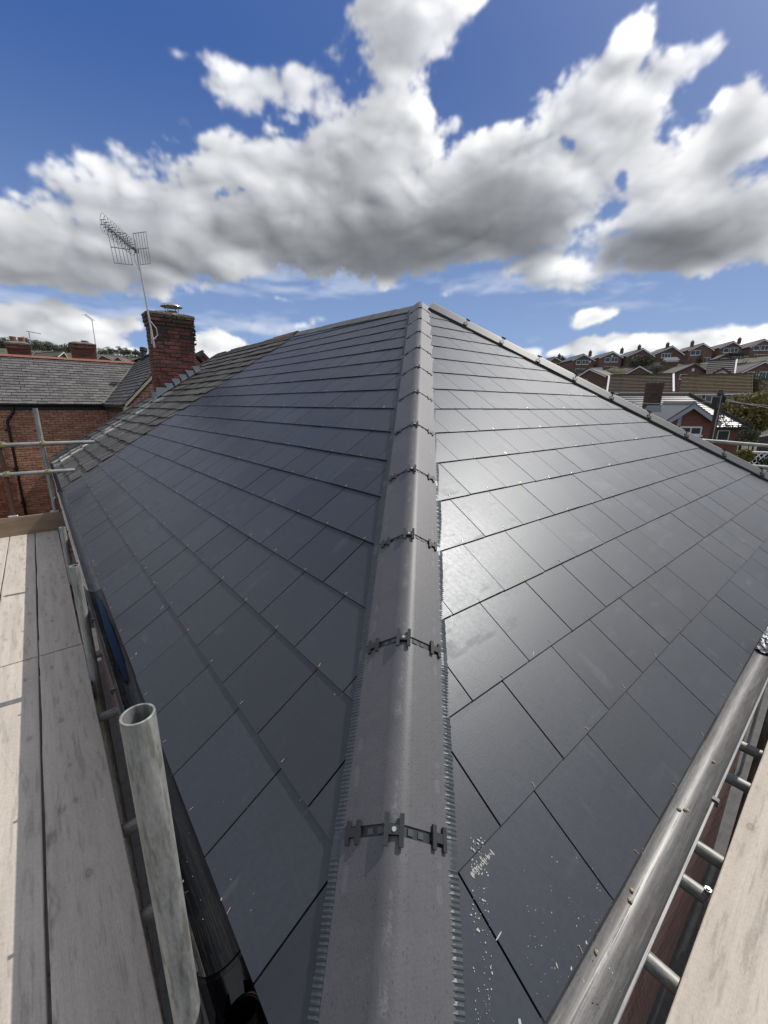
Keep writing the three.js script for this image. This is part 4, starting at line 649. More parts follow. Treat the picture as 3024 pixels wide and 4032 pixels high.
// television aerial strapped to the chimney
{
  const a = thing('television_aerial', 'tall loop television aerial on a leaning pole strapped to the red chimney', 'aerial', [9.7, EAVE + 2.2, 1.95]);
  const X = 9.70, P = (y, v, du = 0) => V(X + du, EAVE + y, v); M.alu = mat(0.55, 0.53, 0.53, 0.4, { metalness: 0.7 }); M.aluDark = mat(0.10, 0.10, 0.11, 0.45, { metalness: 0.4 });
  const foot = P(2.225, 1.962, 0.02), head = P(4.15, 1.847, -0.02); part('pole', rod(foot, head, 0.0175, 12), M.alu, a);
  const br = part('wall_bracket', join([rod(P(2.72, 1.945), P(2.60, 2.04, 0.02), 0.011, 6), rod(P(2.60, 2.04, 0.02), P(2.48, 2.05, 0.03), 0.011, 6), rod(P(2.48, 2.05, 0.03), P(2.38, 1.96), 0.011, 6), rod(P(2.80, 1.94), P(2.30, 1.93, 0.05), 0.012, 6)]), M.alu, a);
  const clampP = P(3.965, 1.857); const px5 = (x, y, du) => onPlane(350 + x / 3.6867, 800 + y / 3.6867, V(X + du, 0, 0), V(1, 0, 0)); const front = px5(285, 350, -0.6), bd = front.clone().sub(clampP).normalize();
  part('clamp', join([obox(clampP, V(1, 0, 0), V(0, 1, 0), V(0, 0, 1), 0.03, 0.035, 0.03), obox(clampP.clone().addScaledVector(bd, 0.06), bd, V(0, 1, 0), bd.clone().cross(V(0, 1, 0)).normalize(), 0.06, 0.018, 0.018)]), M.aluDark, a);
  part('boom', rod(clampP, front, 0.011, 8), M.alu, a);
  const side = bd.clone().cross(V(0, 1, 0)).normalize(), nup = side.clone().cross(bd).normalize();
  for (let i = 0; i < 12; i++) { const c = clampP.clone().addScaledVector(bd, 0.14 + i * 0.064 * (1 + i * 0.012)), w = 0.042, h = 0.155, pts = []; for (let k = 0; k < 20; k++) { const t = k / 20 * 2 * Math.PI; pts.push(c.clone().addScaledVector(side, w * Math.cos(t) * 1.15).addScaledVector(nup, h * Math.sin(t))); } const lp = part('director_loop', wire(pts, 0.0028, 40, 5, true), M.aluDark, a); sub('holder', join([rod(c.clone().addScaledVector(nup, -0.045).addScaledVector(side, 0.02), c.clone().addScaledVector(nup, 0.05).addScaledVector(side, 0.02), 0.006, 5), rod(c.clone().addScaledVector(side, -0.04).addScaledVector(nup, 0.045), c.clone().addScaledVector(side, 0.04).addScaledVector(nup, 0.045), 0.005, 5), rod(c.clone().addScaledVector(side, -0.04).addScaledVector(nup, -0.03), c.clone().addScaledVector(side, 0.04).addScaledVector(nup, -0.03), 0.005, 5)]), M.aluDark, lp); }
  // two reflector grids
  const grid = (tl, tr, br2, bl, n) => { const T = (t) => tl.clone().lerp(tr, t), B = (t) => bl.clone().lerp(br2, t), g = []; const fr = part('reflector', join([rod(tl, tr, 0.008, 6), rod(bl, br2, 0.008, 6), rod(tl.clone().lerp(bl, 0.5), tr.clone().lerp(br2, 0.5), 0.009, 6)]), M.aluDark, a); for (let i = 0; i < n; i++) sub('reflector_bar', rod(T(i / (n - 1)), B(i / (n - 1)), 0.004, 5), M.aluDark, fr); };
  grid(px5(640, 440, 0), px5(825, 415, 0.12), px5(895, 875, 0.12), px5(718, 895, 0), 6);
  grid(px5(270, 400, -0.2), px5(540, 440, 0), px5(635, 895, 0), px5(370, 865, -0.2), 6);
  part('cable', join([wire([P(3.95, 1.84), P(3.85, 1.80), P(3.72, 1.83), P(3.6, 1.872)], 0.004, 16, 5), wire([P(2.25, 1.965), P(1.95, 2.0, 0.05), P(1.6, 2.02, 0.06), P(1.35, 2.06, 0.05)], 0.004, 20, 5)]), M.aluDark, a);
}

// ---------------------------------------------------------------- the neighbouring brick house on the left
const nb = thing('neighbour_brick_house', 'orange brick house with a grey slate wing and terracotta ridge tiles behind the scaffold', 'house', [17.2, 0, 1]);
const NU = 17.2, NE = 1.09, NR_U = 19.35, NR_Y = 2.66, NV = 1.76;   // wing eave plane and ridge, main eave line
const wp = Math.atan2(NR_Y - NE, NR_U - NU), WC = Math.cos(wp), WS = Math.sin(wp), wl = (NR_U - NU) / WC;
const frameW = (a, s, h) => V(NU + s * WC - h * WS, EAVE + NE + s * WS + h * WC, a);     // a = v
const mp = 46 * Math.PI / 180, MC = Math.cos(mp), MS = Math.sin(mp), N_END = 13.1, ml = 2.45;
const frameM = (a, s, h) => V(a, EAVE + NE + s * MS + h * MC, NV + s * MC - h * MS);     // a = u
const vtop = NV + (NR_Y - NE) * MC / MS;                             // where the valley meets the wing ridge
const nSlateMap = tex(512, 512, 1.6, 1.6, (x, y, o) => { const f = tn(x, y, 130, 130, 3), b = tn(x, y, 14, 14, 8), k = 0.125 * (1 + 0.25 * f + 0.25 * b); o[0] = k * 1.03; o[1] = k * 0.97; o[2] = k * 0.95; });
M.nSlate = [1, 1.22, 0.80, 1.08].map((k) => new THREE.MeshStandardMaterial({ map: nSlateMap, color: C3(k, k, k), roughness: 0.75, bumpMap: roughBump, bumpScale: 0.003 }));
const wingSlope = part('roof_slope', slab([[-6, 0], [NV, 0], [vtop, wl], [-6, wl]], frameW, () => -0.01, 0.06), M.deck, nb);
const mainSlope = part('roof_slope', slab([[N_END, 0], [NU, 0], [NU + (ml * MS) / (WS / WC), ml], [N_END, ml]], frameM, () => -0.01, 0.06), M.deck, nb);
part('roof_slope', slab([[-6, 0], [6, 0], [6, wl], [-6, wl]], (a, s, h) => V(NR_U + s * WC, EAVE + NR_Y - s * WS + h - 0.02, a), () => 0, 0.06), M.deck, nb);
part('roof_slope', slab([[N_END, 0], [26, 0], [26, ml], [N_END, ml]], (a, s, h) => V(a, EAVE + NE + ml * MS - s * MS + h - 0.02, NV + ml * MC + s * MC), () => 0, 0.06), M.deck, nb);
{
  const jobs = [], G3 = 0.148, W3 = 0.235;
  for (let r = 0; r < 18; r++) for (let m = -9; m < 16; m++) {
    const a0 = m * W3 + (r & 1) * W3 / 2 + R(-0.006, 0.006), a1 = a0 + W3 - 0.006, s0 = r * G3 - 0.02 + R(-0.008, 0.008);
    let p = clip([[a0, s0], [a1, s0 + R(-0.004, 0.004)], [a1, s0 + G3 + 0.03], [a0, s0 + G3 + 0.03]], 1, -(vtop - NV) / wl, NV - 0.03); p = clip(p, 0, 1, wl); if (p.length < 3 || area2(p) < 0.003 || a1 < -1.75) continue;
    const j0 = R(0, 0.006), th = R(0.008, 0.012); jobs.push(slab(p, frameW, (a, s) => 0.024 - 0.02 * (s - s0) / G3 + j0, th, R(0, 1.6), R(0, 1.6)));
  }
  jobs.forEach((g, i) => { if (i < 300) sub('slate', g, M.nSlate[Math.floor(rnd() * 4)], wingSlope); }); if (jobs.length > 300) sub('far_slates', join(jobs.slice(300)), M.nSlate[0], wingSlope, { kind: 'stuff' });
  const j2 = [];
  for (let r = 0; r < 17; r++) for (let m = 0; m < 40; m++) {
    const a0 = N_END - 0.03 + m * 0.25 + (r & 1) * 0.125, s0 = r * 0.15 - 0.02 + R(-0.006, 0.006), kk = MS / (WS / WC);
    let p = clip([[a0, s0], [a0 + 0.244, s0], [a0 + 0.244, s0 + 0.18], [a0, s0 + 0.18]], 1, -kk, NU - 0.03); p = clip(p, 0, 1, ml); if (p.length < 3 || area2(p) < 0.003) continue;
    const j0 = R(0, 0.005); j2.push([slab(p, frameM, (a, s) => 0.026 - 0.022 * (s - s0) / 0.15 + j0, 0.010, R(0, 1.6), R(0, 1.6)), Math.floor(rnd() * 3), a0]);
  }
  j2.sort((a, b) => a[2] - b[2]); j2.slice(0, 250).forEach(([g, k]) => sub('slate', g, M.nSlate[k], mainSlope)); if (j2.length > 250) sub('far_slates', join(j2.slice(250).map((q) => q[0])), M.nSlate[0], mainSlope, { kind: 'stuff' });
}
// mortared valley, terracotta ridge, dark main ridge
{ const A = frameW(NV, 0, 0.02), B = frameW(vtop, wl, 0.02), d = B.clone().sub(A), L = d.length(); d.normalize(); const cr = d.clone().cross(V(0, 1, 0)).normalize(), up = cr.clone().cross(d).normalize(); const g = sweep([[-0.07, -0.02], [0.07, -0.02], [0.06, 0.022], [0, 0.03], [-0.06, 0.022]], A, d, cr, up, L, true, 20), p = g.attributes.position; for (let i = 0; i < p.count; i++) p.setXYZ(i, p.getX(i) + 0.02 * noise3(p.getY(i) * 6, 1, p.getZ(i) * 9), p.getY(i) + 0.014 * noise3(p.getY(i) * 9, p.getX(i) * 8, 4), p.getZ(i)); part('valley_mortar', muv(g), M.mortar, nb); }
{ const pr = capProfile(0.12, -0.05, 40, 0.07); let v = -5; while (v < vtop - 0.05) { const L = Math.min(0.46, vtop + 0.06 - v); part('ridge_tile', soften(sweep(pr.poly, V(NR_U, EAVE + NR_Y + 0.03 + R(-0.006, 0.006), v + 0.004), V(0, 0, 1), V(1, 0, 0), V(0, 1, 0), L - 0.008), 28), rnd() < 0.4 ? M.terraDull : M.terra, nb); v += 0.46; }
  const RY = EAVE + NE + ml * MS; let u = N_END; while (u < 24) { part('ridge_tile', soften(sweep(capProfile(0.13, -0.06, 40, 0.07).poly, V(u, RY + 0.03 + R(-0.006, 0.006), NV + ml * MC), V(1, 0, 0), V(0, 0, 1), V(0, 1, 0), 0.452), 28), M.vergeDark, nb); u += 0.46; } }
part('gutter', (() => { const g = sweep(gutterProfile(0.058), V(NU - 0.06, EAVE + NE - 0.03, -6), V(0, 0, 1), V(1, 0, 0), V(0, 1, 0), 6 + NV - 0.1, true, 1); return muv(g); })(), M.blackPlastic, nb);
part('gutter', (() => { const g = sweep(gutterProfile(0.058), V(N_END, EAVE + NE - 0.03, NV - 0.06), V(1, 0, 0), V(0, 0, 1), V(0, 1, 0), NU - N_END, true, 1); return muv(g); })(), M.blackPlastic, nb);
part('fascia', box(NU - 0.012, EAVE + NE - 0.20, -6, NU + 0.012, EAVE + NE - 0.01, NV), M.fascia, nb);
part('fascia', box(N_END + 0.1, EAVE + NE - 0.20, NV - 0.012, NU, EAVE + NE - 0.01, NV + 0.012), M.fascia, nb);
M.cream = mat(0.55, 0.49, 0.38, 0.6);
part('bargeboard', (() => { const A = frameM(N_END - 0.02, 0, 0), d = frameM(N_END, 1, 0).sub(frameM(N_END, 0, 0)); return muv(sweep([[-0.02, -0.07], [0.02, -0.07], [0.02, -0.012], [-0.02, -0.012]], A, d, V(1, 0, 0), V(0, MC, -MS), ml)); })(), M.cream, nb);
part('eave_box', box(N_END - 0.02, EAVE + NE - 0.32, NV - 0.02, N_END + 0.1, EAVE + NE - 0.08, NV + 0.3), M.cream, nb);
// brickwork
M.nBrick = [brickMat(0.50, 0.27, 0.165), brickMat(0.44, 0.23, 0.145), brickMat(0.38, 0.19, 0.125), brickMat(0.54, 0.30, 0.19)];
M.nMortar = mat(0.6, 0.5, 0.4, 0.95);
const nWall = part('wall', box(NU + 0.06, 0, -6, NU + 0.3, EAVE + NE - 0.05, NV + 0.3), M.nMortar, nb);
{
  const rest = [[], [], [], []], H = 0.0752, W = 0.2265; let n = 0;
  for (let r = 0; r < 62; r++) for (let m = -26; m < 9; m++) {
    const y = EAVE + NE - 0.2 - (r + 1) * H, v0 = m * W + (r & 1) * W / 2, k = Math.floor(rnd() * 4), near = v0 > -1.25 && r < 40;
    const g = near ? cbox(NU + 0.028 + R(-0.002, 0.002), y + H / 2, v0 + W / 2, 0.036, H / 2 - 0.0055, W / 2 - 0.0055, 0.003) : box(NU - 0.006, y + 0.006, v0 + 0.006, NU + 0.062, y + H - 0.005, v0 + W - 0.005);
    if (near && n < 300) { n++; sub('brick', g, M.nBrick[k], nWall); } else rest[k].push(g);
  }
  rest.forEach((l, k) => sub('far_bricks', join(l), M.nBrick[k], nWall, { kind: 'stuff' }));
}
M.nGable = new THREE.MeshStandardMaterial({ map: redMap, color: C3(1.6, 1.7, 1.7), roughness: 0.9 });
part('wall', box(13.2, 0, -1.75, NU + 0.055, EAVE - 0.75, -1.5), M.wallRed, nb);       // a lower wall running towards the scaffold
part('gable_wall', (() => { const s = new THREE.Shape([[NV + 0.05, 0], [NV + 2 * ml * MC - 0.05, 0], [NV + 2 * ml * MC - 0.05, EAVE + NE - 0.1], [NV + ml * MC, EAVE + NE + ml * MS - 0.12], [NV + 0.05, EAVE + NE - 0.1]].map((q) => new THREE.Vector2(...q))), g = new THREE.ExtrudeGeometry(s, { depth: 0.2, bevelEnabled: false }); g.rotateY(-Math.PI / 2); g.translate(N_END + 0.24, 0, 0); return muv(g); })(), M.nGable, nb);
part('wall', box(N_END + 0.25, 0, NV + 0.05, NU, EAVE + NE - 0.15, NV + 0.25), M.wallRed, nb);
// downpipe
part('downpipe', join([rod(V(NU - 0.06, EAVE + NE - 0.05, -0.62), V(NU - 0.06, EAVE + NE - 0.24, -0.62), 0.036, 14), rod(V(NU - 0.06, EAVE + NE - 0.24, -0.62), V(NU - 0.055, EAVE + NE - 0.52, -0.82), 0.036, 14), rod(V(NU - 0.055, EAVE + NE - 0.5, -0.815), V(NU - 0.055, 0, -0.9), 0.036, 14)]), M.blackPlastic, nb);
for (const y of [0.3, -0.9, -2]) part('pipe_bracket', cbox(NU - 0.05, EAVE + y, -0.86, 0.045, 0.03, 0.06, 0.004), M.blackPlastic, nb);
// two stacks on the ridge
function stack(u, v0, v1, yb, yt, pots, name) {
  const st = part('chimney', box(u + 0.015, yb, v0 + 0.015, u + 0.43, yt - 0.02, v1 - 0.015), M.chimMortar, nb), rows = Math.round((yt - yb) / 0.0752);
  for (let r = 0; r < rows; r++) { const y = yb + r * 0.0752, gr = r >= rows - 2 ? 0.03 : 0; let z = v0 - gr, q = (r & 1) ? 0.11 : 0.222; while (z < v1 + gr - 0.03) { const e = Math.min(z + q, v1 + gr); sub('brick', cbox(u + 0.05 - gr, y + 0.0376, (z + e) / 2, 0.05, 0.032, (e - z) / 2 - 0.005, 0.004), rnd() < 0.3 ? M.chimBrickOld[1] : M.chimBrick[Math.floor(rnd() * 4)], st); z = e; q = 0.222; } }
  sub('flaunching', (() => { const g = new THREE.BoxGeometry(0.5, 0.1, v1 - v0 + 0.06, 6, 2, 10), p = g.attributes.position; for (let i = 0; i < p.count; i++) if (p.getY(i) > 0.04) { const k = 1 - Math.max(Math.abs(p.getX(i)) / 0.25, Math.abs(p.getZ(i)) / ((v1 - v0) / 2 + 0.03)); p.setY(i, 0.02 + 0.07 * sst(0, 0.6, k) + 0.02 * noise3(p.getX(i) * 9, p.getZ(i) * 9, u)); } g.translate(u + 0.22, yt + 0.02, (v0 + v1) / 2); return muv(g); })(), M.mortar, st);
  for (const [pv, h, r] of pots) sub('chimney_pot', (() => { const g = new THREE.LatheGeometry([[r * 0.8, h - 0.1], [r * 0.8, h], [r * 1.12, h], [r * 1.12, h - 0.03], [r, h - 0.05], [r * 0.95, 0.02], [r, 0]].map((q) => new THREE.Vector2(...q)), 20); g.translate(u + 0.2, yt + 0.03, pv); return g.toNonIndexed(); })(), M.terra, st);
}
stack(19.5, -0.52, 0.13, EAVE + 2.4, EAVE + 3.08, [[-0.30, 0.22, 0.09], [-0.07, 0.21, 0.095]]);
stack(19.5, 1.27, 2.04, EAVE + 2.35, EAVE + 3.24, [[1.75, 0.12, 0.11]]);
function smallAerial(foot, head, boomA, boomB, label, n) {
  const a = thing('television_aerial', label, 'aerial', [foot.x, foot.y, foot.z]); part('pole', rod(foot, head, 0.014, 8), M.alu, a); part('boom', rod(boomA, boomB, 0.012, 6), M.alu, a);
  const d = boomB.clone().sub(boomA), s = d.clone().normalize().cross(V(0, 1, 0)).normalize(); for (let i = 0; i < n; i++) { const c = boomA.clone().addScaledVector(d, i / (n - 1)); part('element', rod(c.clone().addScaledVector(s, -0.11), c.clone().addScaledVector(s, 0.11), 0.005, 5), M.alu, a); }
}
smallAerial(V(19.9, EAVE + 2.9, 0.145), V(19.9, EAVE + 3.58, 0.17), V(19.9, EAVE + 3.575, 0.1), V(19.9, EAVE + 3.53, 0.49), 'small horizontal aerial behind the twin pot chimney', 7);
smallAerial(V(19.75, EAVE + 2.45, 2.07), V(19.75, EAVE + 4.15, 2.09), V(19.75, EAVE + 4.16, 2.12), V(19.55, EAVE + 4.30, 1.88), 'thin upright aerial beside the single pot chimney', 7);

// ---------------------------------------------------------------- ground and hill
const HILL = [[0, 0], [14, 0], [30, 2.0], [50, 3.4], [75, 5.3], [96, 7.2], [112, 11.5], [128, 16.6], [150, 20], [190, 23], [300, 25], [700, 20]];
function groundY(x, z) { const r = Math.hypot(x, z); let i = 0; while (i < HILL.length - 2 && r > HILL[i + 1][0]) i++; const t = sst(0, 1, clamp((r - HILL[i][0]) / (HILL[i + 1][0] - HILL[i][0]))); let h = mix(HILL[i][1], HILL[i + 1][1], t); const back = sst(-10, -60, x + z); return h * (1 - 0.8 * back) + (r > 40 ? 0.6 * fbm(x * 0.03, 1, z * 0.03, 3) : 0); }
{
  const P = [], I = [], NR = 90, NA = 120; for (let i = 0; i <= NR; i++) { const r = Math.pow(i / NR, 2) * 700; for (let k = 0; k < NA; k++) { const a = k / NA * 2 * Math.PI, x = r * Math.cos(a), z = r * Math.sin(a); P.push(x, groundY(x, z), z); } }
  for (let i = 0; i < NR; i++) for (let k = 0; k < NA; k++) { const a = i * NA + k, b = i * NA + (k + 1) % NA, c = a + NA, d = b + NA; I.push(a, b, c, b, d, c); }
  const g = new THREE.BufferGeometry(); g.setAttribute('position', new THREE.Float32BufferAttribute(P, 3)); g.setIndex(I);
  const gm = tex(512, 512, 12, 12, (x, y, o) => { const f = tn(x, y, 130, 130, 3), b = tn(x, y, 12, 12, 8), k = 1 + 0.35 * f, d = sst(0.0, 0.4, b); o[0] = mix(0.05, 0.12, d) * k; o[1] = mix(0.06, 0.10, d) * k; o[2] = mix(0.025, 0.075, d) * k; });
  structure('ground', muv(g), new THREE.MeshStandardMaterial({ map: gm, roughness: 0.95 }));
  M.paving = new THREE.MeshStandardMaterial({ map: tex(256, 256, 2, 2, (x, y, o) => { const k = 0.09 * (1 + 0.25 * tn(x, y, 100, 100, 3) + 0.2 * tn(x, y, 12, 12, 6)); o[0] = k; o[1] = k * 0.99; o[2] = k * 0.97; }), roughness: 0.9 });
  structure('path', box(-5, 0.002, -5, 18, 0.012, 12), M.paving);
}
// ---------------------------------------------------------------- vegetation
const leafMats = {}; const leafMat = (r, g, b) => leafMats[[r, g, b]] ||= new THREE.MeshPhysicalMaterial({ color: C3(r, g, b), roughness: 0.8, transmission: 0, side: THREE.DoubleSide });
M.bark = mat(0.07, 0.055, 0.04, 0.9);
function foliage(c, rx, ry, rz, n, size, seed, sparse = 0) {
  const r = rng(seed), P = new Float32Array(n * 9), a = V(), b = V(), q = V(); let k = 0, guard = 0;
  while (k < n && guard++ < n * 12) {
    const u = r() * 2 - 1, t = r() * 6.2832, rad = Math.pow(r(), 0.42), s = Math.sqrt(1 - u * u); q.set(Math.cos(t) * s * rad, u * rad, Math.sin(t) * s * rad);
    const nz = fbm(q.x * 2.3 + seed, q.y * 2.3, q.z * 2.3, 3); if (nz < -0.05 + sparse + (rad > 0.75 ? 0.12 : 0)) continue;
    const x = c.x + q.x * rx, y = c.y + q.y * ry, z = c.z + q.z * rz, sz = size * (0.6 + 0.8 * r());
    a.set(r() - 0.5, r() - 0.5, r() - 0.5).normalize().multiplyScalar(sz); b.set(r() - 0.5, r() - 0.5, r() - 0.5).normalize().multiplyScalar(sz * 0.8);
    P.set([x, y, z, x + a.x, y + a.y, z + a.z, x + b.x, y + b.y, z + b.z], k * 9); k++;
  }
  const g = new THREE.BufferGeometry(); g.setAttribute('position', new THREE.BufferAttribute(P.slice(0, k * 9), 3)); return muv(g);
}
function limbs(base, top, r, seed, n, rx, ry) {
  const q = rng(seed), g = [rod(base, top, r, 7, r * 0.4)]; for (let i = 0; i < n; i++) { const o = top.clone().add(V(0, -ry * (0.5 + 1.0 * q()), 0)), L = rx * (0.4 + 0.35 * q()), a = q() * 6.28; g.push(rod(o, o.clone().add(V(Math.cos(a) * L, L * 0.5, Math.sin(a) * L)), r * 0.35, 5, r * 0.1)); } return join(g);
}
let seedT = 100;
function tree(name, label, px, py, z, wpx, hpx, col, dens = 1, sparse = 0, cat = 'tree', group) {
  const c = atDepth(px, py, z), m = z / FOCAL, rx = wpx / 2 * m, ry = hpx / 2 * m; seedT++;
  const gy = groundY(c.x, c.z), t = thing(name, label, cat, [c.x, gy, c.z], group);
  part('trunk', limbs(V(c.x, Math.min(gy, c.y - ry) - 0.1, c.z), V(c.x + R(-0.2, 0.2) * rx, c.y + ry * 0.5, c.z), Math.min(0.35, Math.max(0.03, rx * 0.06)), seedT, 8, rx, ry), M.bark, t);
  part('crown', foliage(c, rx, ry, rx, Math.round(2600 * dens), Math.max(0.05, Math.min(rx, ry) * 0.13), seedT, sparse), leafMat(...col), t); return t;
}
// ---------------------------------------------------------------- houses on the hillside
const c3 = (x, y) => [2100 + x / 3.318, 1300 + y / 3.318], c4 = (x, y) => [2524 + x / 3.318, 1300 + y / 3.318], h6 = (x, y) => [x / 2.9625, 1250 + y / 2.9625];
const farBrick = tex(256, 256, 2.4, 2.4, (x, y, o) => { const k = 1 + 0.3 * tn(x, y, 16, 64, 3) + 0.25 * tn(x, y, 64, 64, 6); o[0] = 0.17 * k; o[1] = 0.102 * k; o[2] = 0.078 * k; });
M.farBrick = [1, 0.8, 1.22].map((k) => new THREE.MeshStandardMaterial({ map: farBrick, color: C3(k, k, k), roughness: 0.9 }));
M.nearRed = new THREE.MeshStandardMaterial({ map: farBrick, color: C3(1.15, 0.82, 0.78), roughness: 0.9 });
const farRoof = tex(256, 256, 3, 3, (x, y, o) => { const k = 0.085 * (1 + 0.3 * tn(x, y, 16, 64, 9) + 0.2 * tn(x, y, 60, 60, 4)); o[0] = k * 1.1; o[1] = k; o[2] = k * 0.9; });
M.farRoofs = [[1, 1, 1], [1.14, 1.02, 0.9], [0.9, 0.93, 0.97]].map((c) => new THREE.MeshStandardMaterial({ map: farRoof, color: C3(...c), roughness: 0.75 }));
let houseNo = 0;
M.farRoof = new THREE.MeshStandardMaterial({ map: farRoof, roughness: 0.8 });
const tileSpeck = tex(512, 256, 6, 6, (x, y, o) => { const f = tn(x, y, 130, 64, 3), b = tn(x, y, 16, 16, 6), c = tn(x, y, 30, 64, 11), k = 0.55 * (1 + 0.55 * f + 0.35 * b), m = sst(0.2, 0.6, c) * 0.55; o[0] = k * (1 - m); o[1] = k * (1 - m * 0.95); o[2] = k * (1 - m * 0.85); });
M.brownTile = [[0.12, 0.082, 0.046], [0.145, 0.10, 0.045], [0.085, 0.066, 0.046]].map(([r, g, b]) => mat(r / 0.55, g / 0.55, b / 0.55, 0.85, { map: tileSpeck, bumpMap: roughBump, bumpScale: 0.01 }));
M.darkBarge = mat(0.06, 0.045, 0.04, 0.6);
M.glassFar = mat(0.05, 0.06, 0.07, 0.08);
function face(px, py, z, turn) {                                     // a vertical plane through a pixel at a depth, turned from the line of sight
  const p = atDepth(px, py, z), los = V(p.x - EYE.x, 0, p.z - EYE.z).normalize(), side = V(-los.z, 0, los.x);
  const n = los.clone().multiplyScalar(-Math.cos(turn)).addScaledVector(side, Math.sin(turn)), x = V(n.z, 0, -n.x).negate(); if (x.dot(side) < 0) x.negate();
  return { p, n, x, loc: (q) => { const h = onPlane(q[0], q[1], p, n).sub(p); return [h.dot(x), h.y]; }, W: (a, y, d = 0) => p.clone().addScaledVector(x, a).add(V(0, y, 0)).addScaledVector(n, d) };
}
const prism = (F, poly, d0, d1) => { const t = THREE.ShapeUtils.triangulateShape(poly.map((q) => new THREE.Vector2(...q)), []), P = [], push = (v) => P.push(v.x, v.y, v.z); for (const f of t) { f.forEach((i) => push(F.W(poly[i][0], poly[i][1], d0))); [f[0], f[2], f[1]].forEach((i) => push(F.W(poly[i][0], poly[i][1], d1))); } for (let i = 0; i < poly.length; i++) { const a = poly[i], b = poly[(i + 1) % poly.length]; [[a, d0], [b, d1], [b, d0], [a, d0], [a, d1], [b, d1]].forEach(([q, d]) => push(F.W(q[0], q[1], d))); } const g = new THREE.BufferGeometry(); g.setAttribute('position', new THREE.Float32BufferAttribute(P, 3)); return muv(g); };
function windowOn(F, t, r, panes = 2, frameM = M.white, door = false) {
  const [x0, y1] = F.loc(r[0]), [x1, y0] = F.loc(r[1]), q = (a, b, c, d) => [[a, b], [c, b], [c, d], [a, d]], fw = Math.min(0.09, (x1 - x0) * 0.09);
  const w = part(door ? 'door' : 'window', prism(F, q(x0, y0, x1, y1), 0.03, -0.03), frameM, t);
  for (let i = 0; i < panes; i++) { const a = mix(x0, x1, i / panes) + fw * (i ? 0.5 : 1), b = mix(x0, x1, (i + 1) / panes) - fw * (i === panes - 1 ? 1 : 0.5); sub('pane', prism(F, q(a, y0 + fw, b, y1 - fw), 0.045, 0.031), M.glassFar, w); }
  sub('sill', prism(F, q(x0 - 0.06, y0 - 0.09, x1 + 0.06, y0 - 0.001), 0.1, 0.0), frameM, w);
}
function gableHouse(o) {
  houseNo++;
  const F = face(o.A[0], o.A[1], o.z, o.turn ?? 0.42), A = F.loc(o.A), l = F.loc(o.L), r = F.loc(o.R); const ey = (l[1] + r[1]) / 2; let [lx, rx] = [l[0], r[0]];
  const base = o.base !== undefined ? F.loc([o.A[0], o.base])[1] : groundY(F.p.x, F.p.z) - F.p.y - 0.3, by = Math.min(base, ey - 2.2), len = o.len ?? 8.5;
  const foot = F.W(0, by, -len / 2), t = o.into ?? thing('hillside_house', o.label, 'house', [foot.x, foot.y, foot.z], o.group);
  part('wall', prism(F, [[lx, by - 3], [rx, by - 3], [rx, ey], [A[0], A[1] - 0.05], [lx, ey]], 0, -len), o.brick ?? M.farBrick[o.tone ?? 0], t);
  const ov = 0.28;
  for (const [ex, s] of [[lx, -1], [rx, 1]]) {
    const dx = ex - A[0], dy = ey - A[1], L = Math.hypot(dx, dy), k = (L + 0.35) / L, px = A[0] + dx * k, py = A[1] + dy * k, nx = -dy / L * s, ny = Math.abs(dx) / L;
    const roof = part('roof_slope', prism(F, [[A[0], A[1] + 0.02], [px, py + 0.02], [px + nx * 0.02, py + 0.14], [A[0], A[1] + 0.16]], ov, -len - ov), o.roof ?? M.farRoofs[houseNo % 3], t);
    sub('bargeboard', prism(F, [[A[0], A[1] + 0.03], [px, py + 0.03], [px, py - 0.2], [A[0], A[1] - 0.2]], ov + 0.05, ov + 0.002), o.barge ?? M.white, roof);
    if (s === 1) sub('ridge', prism(F, [[A[0] - 0.15, A[1] + 0.13], [A[0], A[1] + 0.24], [A[0] + 0.15, A[1] + 0.13]], ov, -len - ov), M.farRoof, roof);
  }
  for (const w of o.wins ?? []) windowOn(F, t, [w[0], w[1]], w[2] ?? 2);
  for (const w of o.doors ?? []) windowOn(F, t, [w[0], w[1]], w[2] ?? 2, M.white, true);
  for (const b of o.boxes ?? []) { const q = F.loc(b); part('alarm_box', prism(F, [[q[0] - 0.2, q[1] - 0.25], [q[0] + 0.2, q[1] - 0.25], [q[0] + 0.2, q[1] + 0.25], [q[0] - 0.2, q[1] + 0.25]], 0.12, 0.001), M.white, t); }
  for (const b of o.canopies ?? []) { const q = F.loc(b[0]), w = F.loc(b[1]); part('canopy', prism(F, [[q[0], w[1]], [w[0], w[1]], [w[0], q[1]], [q[0], q[1]]], 1.4, 0.001), M.darkBarge, t); }
  if (o.chim) { const [cx, cd] = o.chim, y = A[1] - 0.3; const ch = part('chimney', prism(F, [[cx - 0.3, y], [cx + 0.3, y], [cx + 0.3, A[1] + 1.0], [cx - 0.3, A[1] + 1.0]], -cd, -cd - 0.6), M.farBrick[1], t); sub('chimney_pot', rod(F.W(cx, A[1] + 1, -cd - 0.3), F.W(cx, A[1] + 1.35, -cd - 0.3), 0.12, 8), M.terraDull, ch); }
  return { F, t, A, ey, lx, rx, by };
}
const TOP = 'brick houses in the top row on the hill', MID = 'brick houses in the middle row on the hill';
gableHouse({ z: 118, A: c3(275, 355), L: c3(200, 400), R: c3(390, 428), base: c3(0, 520)[1], wins: [[c3(262, 430), c3(338, 472), 2]], chim: [2.2, 1.5], label: 'small brown gabled house ending the top row beside the slate hip', group: TOP });
gableHouse({ z: 125, A: c3(375, 340), L: c3(300, 385), R: c3(470, 425), base: c3(0, 520)[1], tone: 1, wins: [[c3(400, 430), c3(443, 480), 1]], label: 'narrow brown house squeezed between two gabled houses of the top row', group: TOP });
